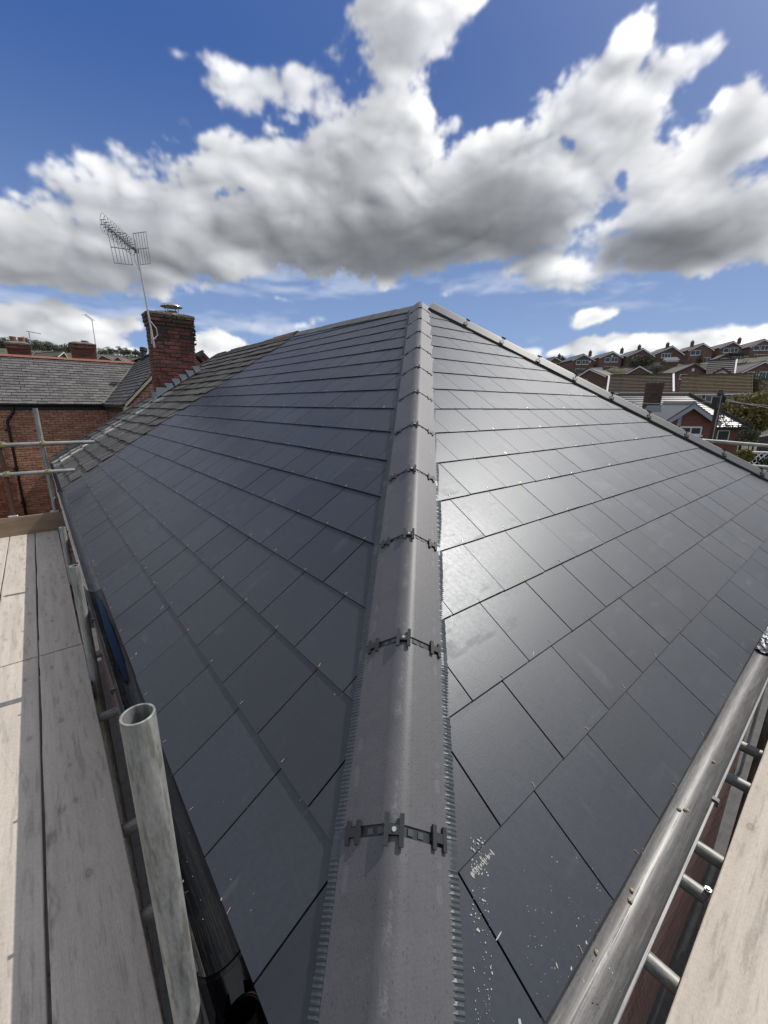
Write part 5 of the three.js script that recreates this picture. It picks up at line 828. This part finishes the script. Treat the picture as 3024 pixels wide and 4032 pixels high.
gableHouse({ z: 106, A: c3(655, 318), L: c3(520, 390), R: c3(790, 388), base: c3(0, 565)[1], wins: [[c3(563, 393), c3(617, 450), 1], [c3(640, 390), c3(717, 448), 2], [c3(553, 503), c3(606, 553), 1]], doors: [[c3(630, 503), c3(702, 556), 2]], chim: [2.4, 1.2], boxes: [c3(740, 412)], label: 'top row brick house with two upper windows and a white box beside them', group: TOP });
gableHouse({ z: 105, A: c3(1035, 285), L: c3(872, 358), R: c3(1158, 355), base: c3(0, 540)[1], tone: 2, wins: [[c3(938, 360), c3(996, 417), 1], [c3(1020, 356), c3(1100, 416), 2], [c3(928, 473), c3(982, 531), 1]], doors: [[c3(1003, 473), c3(1080, 532), 2]], chim: [2.8, 0.8], len: 10, boxes: [c3(1028, 338)], label: 'top row brick house with a small white alarm box under its gable', group: TOP });
gableHouse({ z: 103, A: c3(1430, 246), L: c3(1222, 352), R: c3(1572, 322), base: c3(0, 560)[1], wins: [[c3(1303, 335), c3(1405, 392), 2], [c3(1180, 478), c3(1262, 510), 2]], chim: [-0.4, 0.8], len: 10, label: 'top row brick house standing behind a dark leafy tree', group: TOP });
gableHouse({ z: 103, A: c4(410, 213), L: c4(162, 328), R: c4(550, 296), base: c4(0, 470)[1], tone: 1, wins: [[c4(273, 302), c4(383, 361), 3]], chim: [-0.5, 1.2], label: 'top row brick house with a white roofed conservatory in front', group: TOP });
gableHouse({ z: 102, A: c4(810, 178), L: c4(632, 262), R: c4(940, 254), base: c4(0, 440)[1], tone: 2, wins: [[c4(654, 266), c4(766, 326), 2], [c4(820, 357), c4(900, 416), 2]], doors: [[c4(565, 402), c4(626, 462), 3]], chim: [-1.2, 2.5], len: 11, label: 'top row brick house with one wide upper window and a round bush by its wall', group: TOP });
gableHouse({ z: 100, A: c4(1205, 152), L: c4(1035, 236), R: c4(1320, 214), base: c4(0, 430)[1], wins: [[c4(1083, 234), c4(1143, 294), 1], [c4(1174, 231), c4(1263, 291), 2]], doors: [[c4(1195, 340), c4(1292, 402), 3]], chim: [2.0, 1.4], len: 12, canopies: [[c4(1150, 300), c4(1345, 322)]], label: 'top row brick house with a dark lean-to canopy over its patio doors', group: TOP });
gableHouse({ z: 99, A: c4(1605, 125), L: c4(1440, 210), R: c4(1790, 205), base: c4(0, 420)[1], tone: 2, wins: [[c4(1477, 204), c4(1541, 263), 1], [c4(1572, 199), c4(1662, 261), 2], [c4(1480, 318), c4(1640, 372), 4]], doors: [[c4(1345, 338), c4(1392, 408), 2]], len: 12, label: 'top row brick house with a long band of ground floor windows', group: TOP });
gableHouse({ z: 94, A: c4(1108, 320), L: c4(1000, 372), R: c4(1176, 368), base: c4(0, 440)[1], len: 3, barge: M.darkBarge, tone: 0, wins: [[c4(1044, 364), c4(1145, 414), 2]], label: 'low gabled garden room with one wide window below the top row', group: TOP });
gableHouse({ z: 82, A: c3(740, 507), L: c3(583, 592), R: c3(932, 612), turn: -0.35, base: c3(0, 790)[1], tone: 1, len: 9, wins: [[c3(660, 640), c3(700, 660), 1]], label: 'middle row house with plain brick gable and white bargeboards behind the slate hip', group: MID });
gableHouse({ z: 80, A: c3(1390, 472), L: c3(1128, 606), R: c3(1624, 604), turn: 0.1, base: c3(0, 800)[1], wins: [[c3(1180, 612), c3(1342, 668), 4]], label: 'middle row house with a wide white bargeboard gable over a brown tiled roof', group: MID });
gableHouse({ z: 74, A: c4(702, 447), L: c4(425, 588), R: c4(880, 538), base: c4(0, 800)[1], tone: 2, barge: M.darkBarge, len: 8, boxes: [c4(677, 520)], wins: [[c4(510, 577), c4(605, 640), 2], [c4(655, 576), c4(800, 640), 3]], label: 'middle row house with dark bargeboards and two white windows', group: MID });
gableHouse({ z: 70, A: c4(1612, 412), L: c4(1300, 545), R: c4(1930, 560), base: c4(0, 800)[1], tone: 0, len: 9, wins: [[c4(1385, 545), c4(1497, 648), 1], [c4(1546, 543), c4(1710, 648), 2]], label: 'middle row house with a white bargeboard and two large upper windows', group: MID });
gableHouse({ z: 90, A: c4(335, 525), L: c4(275, 560), R: c4(385, 550), base: c4(0, 640)[1], len: 3, label: 'tiny gabled garage between two middle row houses', group: MID });
// a row whose eaves face the roof: brown tile courses laid one by one
function eaveHouse(o) {
  const F = face(...o.eL, o.z, o.turn ?? 0), eL = F.loc(o.eL), eR = F.loc(o.eR), pitch = (o.pitch ?? 33) * Math.PI / 180, W = eR[0] - eL[0], d = o.depth ?? 4.2, rise = d * Math.tan(pitch), gy = groundY(F.p.x, F.p.z) - F.p.y - 1.5;
  const foot = F.W(W / 2, gy, -d), t = thing(o.name ?? 'hillside_house', o.label, 'house', [foot.x, foot.y, foot.z], o.group), n = o.rows ?? 13;
  part('wall', prism(F, [[0.2, gy], [W - 0.2, gy], [W - 0.2, -0.08], [0.2, -0.08]], -0.25, -2 * d + 0.25), M.farBrick[o.tone ?? 0], t);
  const P = (a, q, h) => F.W(a, q * rise / n + h * Math.cos(pitch), -q * d / n + h * Math.sin(pitch));
  for (let i = 0; i < n; i++) { const s = (q, h) => P(0, q, h), quad = [[-0.1, i - 0.05], [W + 0.1, i - 0.05], [W + 0.1, i + 1.15], [-0.1, i + 1.15]]; part('tile_course', slab(quad, P, (a, q) => 0.12 - 0.105 * (q - i), 0.06), o.mats[i % o.mats.length], t); }
  part('roof_slope', prism({ W: (a, y, dd) => F.W(a, y, dd) }, [[0, 0], [W, 0], [W, 0.05], [0, 0.05]], -0.1, -2 * d), M.farRoof, t);
  part('back_slope', slab([[-0.1, 0], [W + 0.1, 0], [W + 0.1, 1], [-0.1, 1]], (a, q, h) => F.W(a, rise * (1 - q) + h, -d - q * d), () => 0.06, 0.06), M.farRoof, t);
  part('ridge', prism(F, [[-0.1, rise + 0.02], [W + 0.1, rise + 0.02], [W + 0.1, rise + 0.16], [-0.1, rise + 0.16]], -d + 0.12, -d - 0.12), o.mats[0], t);
  part('fascia', prism(F, [[-0.1, -0.22], [W + 0.1, -0.22], [W + 0.1, -0.03], [-0.1, -0.03]], 0.05, -0.02), M.white, t);
  for (const [a, b] of (o.verges ?? []).map((k) => k === 'L' ? [-0.15, 0.08] : [W - 0.08, W + 0.15])) part('verge', slab([[a, -0.1], [b, -0.1], [b, n + 0.2], [a, n + 0.2]], P, () => 0.14, 0.2), M.white, t);
  for (const a of [0.0, W]) part('gable_wall', prism(F, [[a ? W - 0.22 : 0, -0.1], [a ? W : 0.22, -0.1], [a ? W : 0.22, 0], [a ? W - 0.22 : 0, 0]], -0.2, -2 * d + 0.2), M.farBrick[0], t);
  const G = { ...F, W: (a, y, dd = 0) => F.W(a, y, dd - 0.25) }; for (const w of o.wins ?? []) windowOn({ ...G, loc: F.loc }, t, [w[0], w[1]], w[2] ?? 2);
  return { F, W, d, rise, t };
}
const LOW = 'houses with mossy brown tiled roofs below the middle row';
const L1 = eaveHouse({ eL: c3(965, 812), eR: c4(418, 820), z: 58, depth: 3.4, pitch: 36, mats: [M.brownTile[2], M.brownTile[0]], rows: 12, verges: ['L', 'R'], label: 'brown tiled roof with white verges behind the tall brick chimney', group: LOW });
const L2 = eaveHouse({ eL: c4(505, 828), eR: c4(1440, 832), z: 56, depth: 3.6, pitch: 35, mats: [M.brownTile[1], M.brownTile[0], M.brownTile[1]], rows: 13, wins: [[c4(660, 850), c4(785, 925), 2], [c4(845, 850), c4(1000, 975), 2]], label: 'long golden brown tiled roof with mossy courses above white windows', group: LOW });
eaveHouse({ eL: c4(1490, 808), eR: c4(2200, 815), z: 60, depth: 2.6, pitch: 35, mats: [M.brownTile[0], M.brownTile[2]], rows: 10, label: 'brown tiled roof beyond the ivy covered chimney, running out of view', group: LOW });
// the slate house close behind the far hip: glaring grey slates, a front gable and a tall stack
{
  const eR = c4(1415, 1275), F = face(...eR, 26, 0.53), d = 3.3, rise = 2.12, n = 17, q2 = (p) => { const h = onPlane(p[0], p[1], F.W(0, 0, -d), F.n).sub(F.p); return h.dot(F.x); };
  const rR = q2(c4(622, 855)), rL = q2(c3(1110, 850)), eLx = F.loc(c4(-700, 1275))[0], gy = groundY(F.p.x, F.p.z) - F.p.y - 0.6, foot = F.W(-4, gy, -3);
  const t = thing('slate_bungalow', 'red brick bungalow with glaring silver slates, front gable and tall stack', 'house', [foot.x, foot.y, foot.z]);
  M.silverSlate = [0.13, 0.145, 0.12].map((k) => mat(k, k, k * 1.03, 0.33));
  const P = (a, q, h) => F.W(a, q * rise / n + h * 0.8, -q * d / n + h * 0.5);
  for (let i = 0; i < n; i++) { let poly = [[eLx, i - 0.05], [0.15, i - 0.05], [0.15, i + 1.2], [eLx, i + 1.2]]; poly = clip(poly, 1, -rR / n, 0.15); poly = clip(poly, -1, (rL - eLx) / n, -eLx); if (poly.length > 2) part('slate_course', slab(poly, P, (a, q) => 0.05 - 0.042 * (q - i), 0.03), M.silverSlate[i % 3], t); }
  part('roof_slope', prism(F, [[eLx, -0.02], [0.1, -0.02], [rR, rise - 0.05], [rL, rise - 0.05]], -d + 0.02, -d - 0.1), M.farRoof, t);
  part('hip_tile', (() => { const A = P(0.15, 0, 0.05), B = P(rR, n, 0.06); return rod(A, B, 0.12, 8); })(), M.vergeDark, t);
  part('ridge', rod(P(rL, n, 0.05), P(rR, n, 0.05), 0.11, 8), M.mortar, t);
  part('hip_slope', slab([[0, 0], [1, 0], [0.999, 1], [0.001, 1]], (a, q, h) => { const A = P(0.15, 0, 0), B = F.W(0.15, 0, -2 * d), Cc = P(rR, n, 0); return A.clone().lerp(B, a).lerp(Cc, q).add(V(0, h, 0)); }, () => 0, 0.03), M.farRoof, t);
  part('wall', prism(F, [[eLx + 0.3, gy], [-0.25, gy], [-0.25, -0.1], [eLx + 0.3, -0.1]], -0.3, -2 * d), M.nearRed, t);
  part('gutter', prism(F, [[eLx, -0.12], [0.18, -0.12], [0.18, -0.02], [eLx, -0.02]], 0.08, -0.02), M.fascia, t);
  const G = { ...F, W: (a, y, dd = 0) => F.W(a, y, dd - 0.3) }; windowOn(G, t, [c4(1040, 1308), c4(1172, 1452)], 1);
  const g = gableHouse({ into: t, z: 24.3, turn: 0.53, A: c4(655, 978), L: c4(335, 1165), R: c4(940, 1198), base: c4(0, 1560)[1], len: 2.6, brick: M.nearRed, roof: M.silverSlate[1], barge: M.sill, wins: [[c4(512, 1256), c4(778, 1372), 2]], label: '' });
  part('wall_panel', prism(g.F, (() => { const a = g.F.loc(c4(495, 1066)), b = g.F.loc(c4(545, 1066)), y = g.F.loc(c4(500, 1252))[1]; return [[a[0], y], [b[0], y], [b[0], b[1] - 0.05], [a[0], a[1] - 0.3]]; })(), 0.04, -0.02), M.sill, t);
  const K = face(...c4(225, 690), 24.4, 0.53), kl = K.loc(c4(140, 690)), kr = K.loc(c4(305, 690)), kb = K.loc(c4(190, 1060))[1];
  const st = part('chimney', prism(K, [[kl[0] + 0.02, kb], [kr[0] - 0.02, kb], [kr[0] - 0.02, 0], [kl[0] + 0.02, 0]], -0.02, -0.6), M.mortar, t);
  const rows = Math.round(-kb / 0.078); M.stackBrick = [brickMat(0.10, 0.062, 0.05), brickMat(0.075, 0.05, 0.042), brickMat(0.125, 0.075, 0.058)];
  for (let r = 0; r < rows; r++) { let a = kl[0] - (r > rows - 3 ? 0.03 : 0); const y = kb + r * 0.078, e = kr[0] + (r > rows - 3 ? 0.03 : 0); let w = (r & 1) ? 0.11 : 0.215; while (a < e - 0.04) { const b = Math.min(a + w, e); sub('brick', prism(K, [[a + 0.005, y + 0.006], [b - 0.005, y + 0.006], [b - 0.005, y + 0.072], [a + 0.005, y + 0.072]], 0.012, -0.09), M.stackBrick[Math.floor(rnd() * 3)], st); a = b; w = 0.215; } sub('brick', prism(K, [[kl[0] - 0.002, y + 0.006], [kl[0] + 0.08, y + 0.006], [kl[0] + 0.08, y + 0.072], [kl[0] - 0.002, y + 0.072]], -0.1, -0.6), M.stackBrick[r % 3], st); }
  sub('chimney_pot', join([[0.18, 0.14], [0.45, 0.1]].map(([x, h]) => rod(K.W(kl[0] + x, 0, -0.3), K.W(kl[0] + x, h + 0.1, -0.3), 0.09, 10))), M.mortar, st);
  sub('apron_flashing', prism(K, [[kl[0] - 0.35, kb - 0.05], [kr[0] + 0.1, kb - 0.05], [kr[0] + 0.02, kb + 0.35], [kl[0] - 0.02, kb + 0.35]], 0.03, 0.02), M.lead, st);
}
// chimney smothered in ivy beside the long tiled roof
{ const p = atDepth(...c4(1470, 760), 55), t = thing('ivy_chimney', 'short stack smothered in ivy between two brown tiled roofs', 'chimney', [p.x, p.y - 3, p.z]); part('stack', box(p.x - 0.5, p.y - 3, p.z - 0.5, p.x + 0.5, p.y + 1.2, p.z + 0.5), M.farBrick[1], t); part('ivy', foliage(V(p.x, p.y + 0.3, p.z), 1.3, 1.9, 1.3, 1800, 0.16, 611), leafMat(0.09, 0.11, 0.03), t); }
// cross roof with a white dormer in the middle row
{ const r = eaveHouse({ eL: c4(850, 598), eR: c4(1215, 598), z: 72, depth: 3.6, pitch: 38, mats: [M.farRoof], rows: 8, verges: ['R'], label: 'middle row house with a pale gabled dormer on its roof', group: MID });
  gableHouse({ into: r.t, z: 70.5, turn: 0, A: c4(1075, 500), L: c4(965, 552), R: c4(1150, 552), base: c4(0, 630)[1], len: 2.5, brick: M.white, barge: M.darkBarge, wins: [[c4(1070, 572), c4(1122, 628), 2]], label: '' });
  const K = face(...c4(1040, 560), 57, 0), a = K.loc(c4(1008, 560)), b = K.loc(c4(1066, 640)); const ch = part('chimney', prism(K, [[a[0], b[1]], [b[0], b[1]], [b[0], a[1]], [a[0], a[1]]], 0, -0.8), M.darkBarge, L2.t); }
// low conservatory
{ const F = face(...c4(400, 450), 98, 0.1), A = F.loc(c4(312, 450)), B = F.loc(c4(492, 388)), t = thing('conservatory', 'white conservatory with a pale hipped roof on the hill', 'conservatory', [F.p.x, F.p.y, F.p.z]);
  part('base_wall', prism(F, [[A[0], A[1] - 3], [B[0], A[1] - 3], [B[0], A[1] + 0.6], [A[0], A[1] + 0.6]], 0, -3), M.farBrick[1], t);
  const n = 6; for (let i = 0; i < n; i++) { const a = mix(A[0], B[0], i / n), b = mix(A[0], B[0], (i + 1) / n), w = part('window', prism(F, [[a, A[1] + 0.6], [b, A[1] + 0.6], [b, B[1]], [a, B[1]]], 0.02, -0.1), M.white, t); sub('pane', prism(F, [[a + 0.1, A[1] + 0.7], [b - 0.1, A[1] + 0.7], [b - 0.1, B[1] - 0.15], [a + 0.1, B[1] - 0.15]], 0.05, 0.021), M.glassFar, w); }
  const top = F.loc(c4(390, 355)); part('roof', prism(F, [[A[0] - 0.3, B[1]], [B[0] + 0.3, B[1]], [top[0] + 1.2, top[1]], [top[0] - 1.2, top[1]]], 0.1, -3), M.white, t); }
// timber pole with a box, and its cables
{ const top = atDepth(...c4(1042, 822), 19), gy = groundY(top.x, top.z), t = thing('utility_pole', 'brown timber utility pole with a dark box near its top', 'pole', [top.x, gy, top.z]);
  M.timber = mat(0.085, 0.045, 0.03, 0.85, { bumpMap: woodBump, bumpScale: 0.004 });
  part('post', rod(V(top.x, gy - 0.2, top.z), top, 0.14, 14, 0.115), M.timber, t); part('cap', rod(top.clone().add(V(0, -0.05, 0)), top.clone().add(V(0, 0.14, 0)), 0.17, 12, 0.09), M.darkBarge, t);
  const b = atDepth(...c4(968, 945), 18.9); part('box', cbox(b.x, b.y, b.z, 0.12, 0.26, 0.12, 0.02), M.clip, t); const e = atDepth(...c4(1080, 905), 19.0); part('bracket', cbox(e.x, e.y, e.z, 0.09, 0.16, 0.09, 0.02), M.clip, t);
  const cA = atDepth(...c4(1052, 850), 18.85), cB = atDepth(...c4(1030, 1440), 18.85); part('conduit', rod(V(cA.x, gy, cA.z), cA, 0.022, 8), M.soffit, t);
  const strand = (p, q, sag, label) => { const pts = []; for (let i = 0; i <= 12; i++) { const k = i / 12; pts.push(p.clone().lerp(q, k).add(V(0, -sag * 4 * k * (1 - k), 0))); } single('overhead_cable', wire(pts, 0.011, 36, 5), M.soffit, label, 'cable', 'cables strung from the timber pole'); };
  strand(top.clone().add(V(0, -0.35, 0)), atDepth(...c4(-200, 935), 21), 0.12, 'thin cable from the timber pole towards the brick stack'); strand(top.clone().add(V(0, -0.3, 0)), atDepth(...c4(2300, 985), 17), 0.12, 'thin cable from the timber pole over the shrubs'); strand(top.clone().add(V(0, -0.2, 0)), atDepth(...c4(2300, 1020), 26), 0.25, 'second cable from the timber pole, crossing above the tree'); }
// trellis and shrubs below the far rails
{ const a = atDepth(...c4(1275, 1585), 9.5), b = atDepth(...c4(1720, 1600), 9.5), h = 0.42, t = thing('trellis', 'white diamond lattice trellis between the far guard rails', 'trellis', [a.x, a.y - 1.5, a.z]), d = b.clone().sub(a); const L = d.length(); d.normalize();
  part('rail', join([rod(a, b, 0.02, 6), rod(a.clone().add(V(0, -h, 0)), b.clone().add(V(0, -h, 0)), 0.02, 6)]), M.white, t); for (let x = -h; x < L; x += 0.14) for (const s of [-1, 1]) { const p = a.clone().addScaledVector(d, clamp(s > 0 ? x : x + h, 0, L)), q = a.clone().addScaledVector(d, clamp(s > 0 ? x + h : x, 0, L)).add(V(0, -h, 0)); part('slat', rod(p, q, 0.012, 5), M.white, t); }
  for (const x of [0, L]) { const p = a.clone().addScaledVector(d, x); part('post', rod(V(p.x, groundY(p.x, p.z), p.z), p, 0.035, 6), M.timber, t); } }
{ const F = face(...c4(1620, 1420), 15, 0), a = F.loc(c4(1545, 1400)), gy = groundY(F.p.x, F.p.z) - F.p.y; single('garden_shed', prism(F, [[a[0], gy], [a[0] + 2.2, gy], [a[0] + 2.2, a[1]], [a[0] + 1.1, a[1] + 0.35], [a[0], a[1]]], 0, -2), M.darkBarge, 'dark shed below the yellow leaved shrubs', 'shed'); }
tree('leafy_tree', 'large yellow green leafy tree behind the timber pole', ...c4(1400, 1090), 27, 190, 165, [0.20, 0.175, 0.06], 2.4, -0.05);
tree('leafy_tree', 'pale blossoming tree against the white windows of the long tiled house', ...c4(1240, 960), 34, 120, 75, [0.22, 0.18, 0.12], 1.2, 0.06);
tree('leafy_tree', 'thin bare twigged tree at the edge beyond the timber pole', ...c4(1600, 960), 31, 120, 110, [0.17, 0.15, 0.06], 1.2, 0.08);
tree('garden_shrub', 'dense shrub below the large yellow green tree', ...c4(1420, 1400), 20, 90, 70, [0.06, 0.075, 0.03], 1.2, -0.05, 'shrub');
tree('garden_shrub', 'yellow flowered shrub in front of the white trellis', ...c4(1350, 1650), 8.8, 60, 50, [0.20, 0.18, 0.04], 0.9, 0, 'shrub');
tree('garden_shrub', 'dark evergreen shrub beneath the white trellis', ...c4(1530, 1700), 9.8, 130, 60, [0.035, 0.045, 0.022], 1.3, -0.1, 'shrub');
tree('leafy_tree', 'broad dark tree in front of the top row gable', ...c3(1400, 415), 97, 108, 58, [0.06, 0.062, 0.028], 1.6, -0.1);
tree('leafy_tree', 'bright green tree top between two top row gables', ...c3(1572, 375), 112, 22, 40, [0.12, 0.14, 0.03], 0.6, -0.1);
const HEDGE = 'hedges along the hillside gardens';
[[c4(200, 515), 85, 95, 30, 'dark hedge below the white conservatory', [0.03, 0.036, 0.018]], [c4(350, 495), 84, 48, 14, 'yellow green hedge in front of the conservatory', [0.11, 0.11, 0.03]], [c3(1050, 552), 90, 84, 16, 'clipped dark hedge above the brick gable roof', [0.03, 0.036, 0.02]], [c4(768, 385), 96, 32, 36, 'round olive bush by the top row wall', [0.07, 0.075, 0.028]], [c4(1175, 395), 96, 14, 26, 'upright dark bush beside the patio doors', [0.05, 0.055, 0.02]], [c4(250, 590), 62, 30, 20, 'yellow shrub above the brick stack', [0.19, 0.15, 0.06]], [c4(1350, 470), 88, 160, 20, 'long scrubby bank below the top row patios', [0.09, 0.075, 0.05]], [c4(1000, 450), 90, 110, 16, 'brown scrub on the terrace below the garden room', [0.1, 0.08, 0.055]], [c3(1560, 520), 84, 80, 34, 'dark bushes left of the tiny garage', [0.04, 0.045, 0.022]], [c3(470, 560), 100, 60, 20, 'scrub at the foot of the top row beside the hip', [0.06, 0.065, 0.03]]].forEach(([p, z, w, h, l, c]) => tree('garden_hedge', l, ...p, z, w, h, c, 0.8, -0.12, 'hedge', HEDGE));
// ---------------------------------------------------------------- far side on the left: woods and gables
const FARL = 'small houses seen over the terracotta ridge';
gableHouse({ z: 95, A: h6(435, 392), L: h6(380, 442), R: h6(508, 447), turn: -0.5, len: 9, label: 'far brown house with a white edged gable beside the twin pot chimney', group: FARL });
gableHouse({ z: 90, A: h6(735, 403), L: h6(683, 468), R: h6(768, 435), turn: 0.55, len: 9, label: 'far house with a bright white gable edge left of the single pot chimney', group: FARL });
gableHouse({ z: 98, A: h6(1195, 437), L: h6(1140, 482), R: h6(1312, 492), turn: -0.4, len: 8, roof: M.farRoofs[1], label: 'far house with a white edged gable right of the single pot chimney', group: FARL });
gableHouse({ z: 100, A: h6(1375, 455), L: h6(1325, 497), R: h6(1422, 492), turn: -0.3, len: 8, label: 'far small gabled house over the dark slate ridge', group: FARL });
gableHouse({ z: 33, A: [795, 1391], L: [745, 1440], R: [838, 1428], turn: 0.2, len: 6, brick: M.nGable, barge: M.darkBarge, base: 1560, label: 'orange brick gable peeping out right of the red chimney', group: undefined });
part('flue', join([rod(atDepth(566, 1418, 15.2), atDepth(565, 1378, 15.2), 0.10, 12), rod(atDepth(565, 1384, 15.2), atDepth(565, 1371, 15.2), 0.13, 12)]), M.clip, nb);
const WOOD = 'trees of the far wood on the left';
[[40, 330, 240, 200, 0], [190, 340, 150, 150, 1], [300, 320, 160, 170, 0], [430, 340, 170, 150, 1], [560, 350, 170, 140, 0], [690, 380, 160, 130, 1], [780, 370, 120, 130, 0], [1180, 410, 130, 100, 1], [1270, 400, 130, 110, 0], [1400, 400, 150, 120, 2], [1480, 410, 120, 110, 2], [1580, 420, 110, 110, 2], [1640, 440, 90, 90, 1], [-60, 330, 200, 190, 1], [880, 420, 140, 120, 0], [1000, 430, 140, 110, 1]].forEach(([x, y, w, h, k], i) => tree('woodland_tree', ['dark green tree of the far wood behind the terracotta ridge', 'mid green tree of the far wood behind the terracotta ridge', 'sparse pale tree of the far wood by the red chimney'][k], ...h6(x, y), 112 + (i % 5) * 4, w / 2.9625, h / 2.9625, [[0.045, 0.05, 0.028], [0.065, 0.07, 0.032], [0.10, 0.095, 0.065]][k], 1.0, k === 2 ? 0.1 : -0.08, 'tree', WOOD));

// garden walls and flat roofs between the rows
[[c4(880, 445), c4(1480, 462), 93, 'long pale stone garden wall below the top row patios', [0.17, 0.14, 0.11]], [c3(775, 490), c3(905, 503), 96, 'white flat roofed lean-to between two top row houses', [0.6, 0.6, 0.6]], [c4(150, 425), c4(250, 438), 97, 'pale fence beside the conservatory', [0.35, 0.33, 0.3]], [c4(1190, 470), c4(1300, 500), 80, 'brown close boarded fence behind the dormer house', [0.1, 0.07, 0.05]], [c4(540, 385), c4(670, 398), 98, 'flat roofed porch beside the conservatory', [0.12, 0.1, 0.09]]].forEach(([a, b, z, l, c]) => { const F = face(...a, z, 0), q = F.loc(b); single('garden_wall', prism(F, [[0, q[1] - 1.2], [q[0], q[1] - 1.2], [q[0], 0], [0, 0]], 0, -0.5), mat(...c, 0.9), l, 'garden wall'); });
// ---------------------------------------------------------------- mortar spatter, droplets and shavings on the near slates
{
  const q = rng(314), onR = (px, py) => { const n = V(-TS, TC, 0), p = onPlane(px, py, V(0, EAVE, 0).addScaledVector(n, 0.008), n); return [p.z, p.x / TC]; };
  const onL = (px, py) => { const n = V(0, TC, -TS), p = onPlane(px, py, V(0, EAVE, 0).addScaledVector(n, 0.008), n); return [p.x, p.z / TC]; };
  const blob = (frame, a, s, r, el = 1, ang = 0) => { r *= 0.62; const pts = [], n = 7; for (let i = 0; i < n; i++) { const t = i / n * 6.2832, k = r * (0.7 + 0.6 * q()), x = Math.cos(t) * k * el, y = Math.sin(t) * k; pts.push([a + x * Math.cos(ang) - y * Math.sin(ang), s + x * Math.sin(ang) + y * Math.cos(ang)]); } return pts; };
  const rowTop = (s) => { const r = Math.floor(s / GAUGE); return 0.0092 - 0.0072 * (s / GAUGE - r); };
  const put = (list, frame, a, s, r, el, ang) => { if (a < s * TC + 0.15) return; const p = blob(frame, a, s, r, el, ang); list.push(slab(p, frame, (x, y) => rowTop(clamp(y, Math.floor(s / GAUGE) * GAUGE, Math.floor(s / GAUGE) * GAUGE + GAUGE - 0.001)) + 0.0006, 0.002)); };
  const A = [], B = [], Cc = [];
  for (let i = 0; i < 60; i++) { const [a, s] = onR(1840 + q() * 55 + q() * q() * 60, 3290 + q() * 150); put(A, frameR, a, s, 0.0006 + q() * 0.0022, 1 + q(), q() * 3); }
  for (let i = 0; i < 22; i++) { const t = i / 22, [a, s] = onR(1848 + t * 85, 3420 - t * 95 + q() * 6); put(A, frameR, a, s - 0.006, 0.0010 + q() * 0.001, 3 + q() * 5, -1.1 - q() * 0.5); }
  for (let i = 0; i < 85; i++) { const t = q(), [a, s] = onR(1845 + q() * 75 + t * 20, 3480 + t * 540); put(A, frameR, a, s, 0.0005 + q() * q() * 0.0022, 1 + q(), q() * 3); }
  for (let i = 0; i < 90; i++) { const t = q(), [a, s] = onR(2060 + q() * 380, 3360 + q() * 560); put(B, frameR, a, s, 0.0005 + q() * q() * 0.002, 1 + q() * 0.6, q() * 3); }
  for (const [x, y, r, e, g] of [[2038, 4012, 0.006, 1.3, 1.2], [2240, 3800, 0.003, 1.6, 0.3], [2300, 3700, 0.003, 1.5, 1], [1960, 3672, 0.0018, 9, 0.1], [2520, 3325, 0.005, 1.4, 0.8], [2185, 3790, 0.002, 4, 1.1], [1880, 3650, 0.004, 1.3, 2], [2095, 2570, 0.0015, 14, 0.45], [2648, 3113, 0.004, 1.3, 0.5]]) { const [a, s] = onR(x, y); put(B, frameR, a, s, r, e, g); }
  for (let i = 0; i < 110; i++) { const [a, s] = onL(330 + q() * 700, 2150 + q() * 1500); put(Cc, frameL, a, s, 0.0004 + q() * q() * 0.0016, 1 + q(), q() * 3); }
  for (const [x, y, r, e, g] of [[640, 2385, 0.0016, 16, 0.8], [610, 2290, 0.002, 4, 0.6], [540, 2570, 0.002, 6, 0.5], [880, 3532, 0.003, 1.4, 1], [1185, 3140, 0.0025, 1.5, 1], [1320, 2725, 0.002, 2, 1]]) { const [a, s] = onL(x, y); put(Cc, frameL, a, s, r, e, g); }
  M.spatter = mat(0.42, 0.42, 0.39, 0.85); M.spatterThin = mat(0.34, 0.35, 0.36, 0.8);
  sub('mortar_spatter', join(A), M.spatter, slopeR, { kind: 'stuff' }); sub('mortar_spatter', join(B), M.spatter, slopeR, { kind: 'stuff' }); sub('dust_specks', join(Cc), M.spatterThin, slopeL, { kind: 'stuff' });
}

// ---------------------------------------------------------------- render
scene.traverse((o) => { if (o.isMesh) { o.castShadow = true; o.receiveShadow = true; } });
const renderer = new THREE.WebGLRenderer({ antialias: true });
renderer.setSize(768, 1024);
renderer.shadowMap.enabled = true;
renderer.toneMapping = THREE.LinearToneMapping;
renderer.toneMappingExposure = EXPOSURE;
renderer.render(scene, camera);
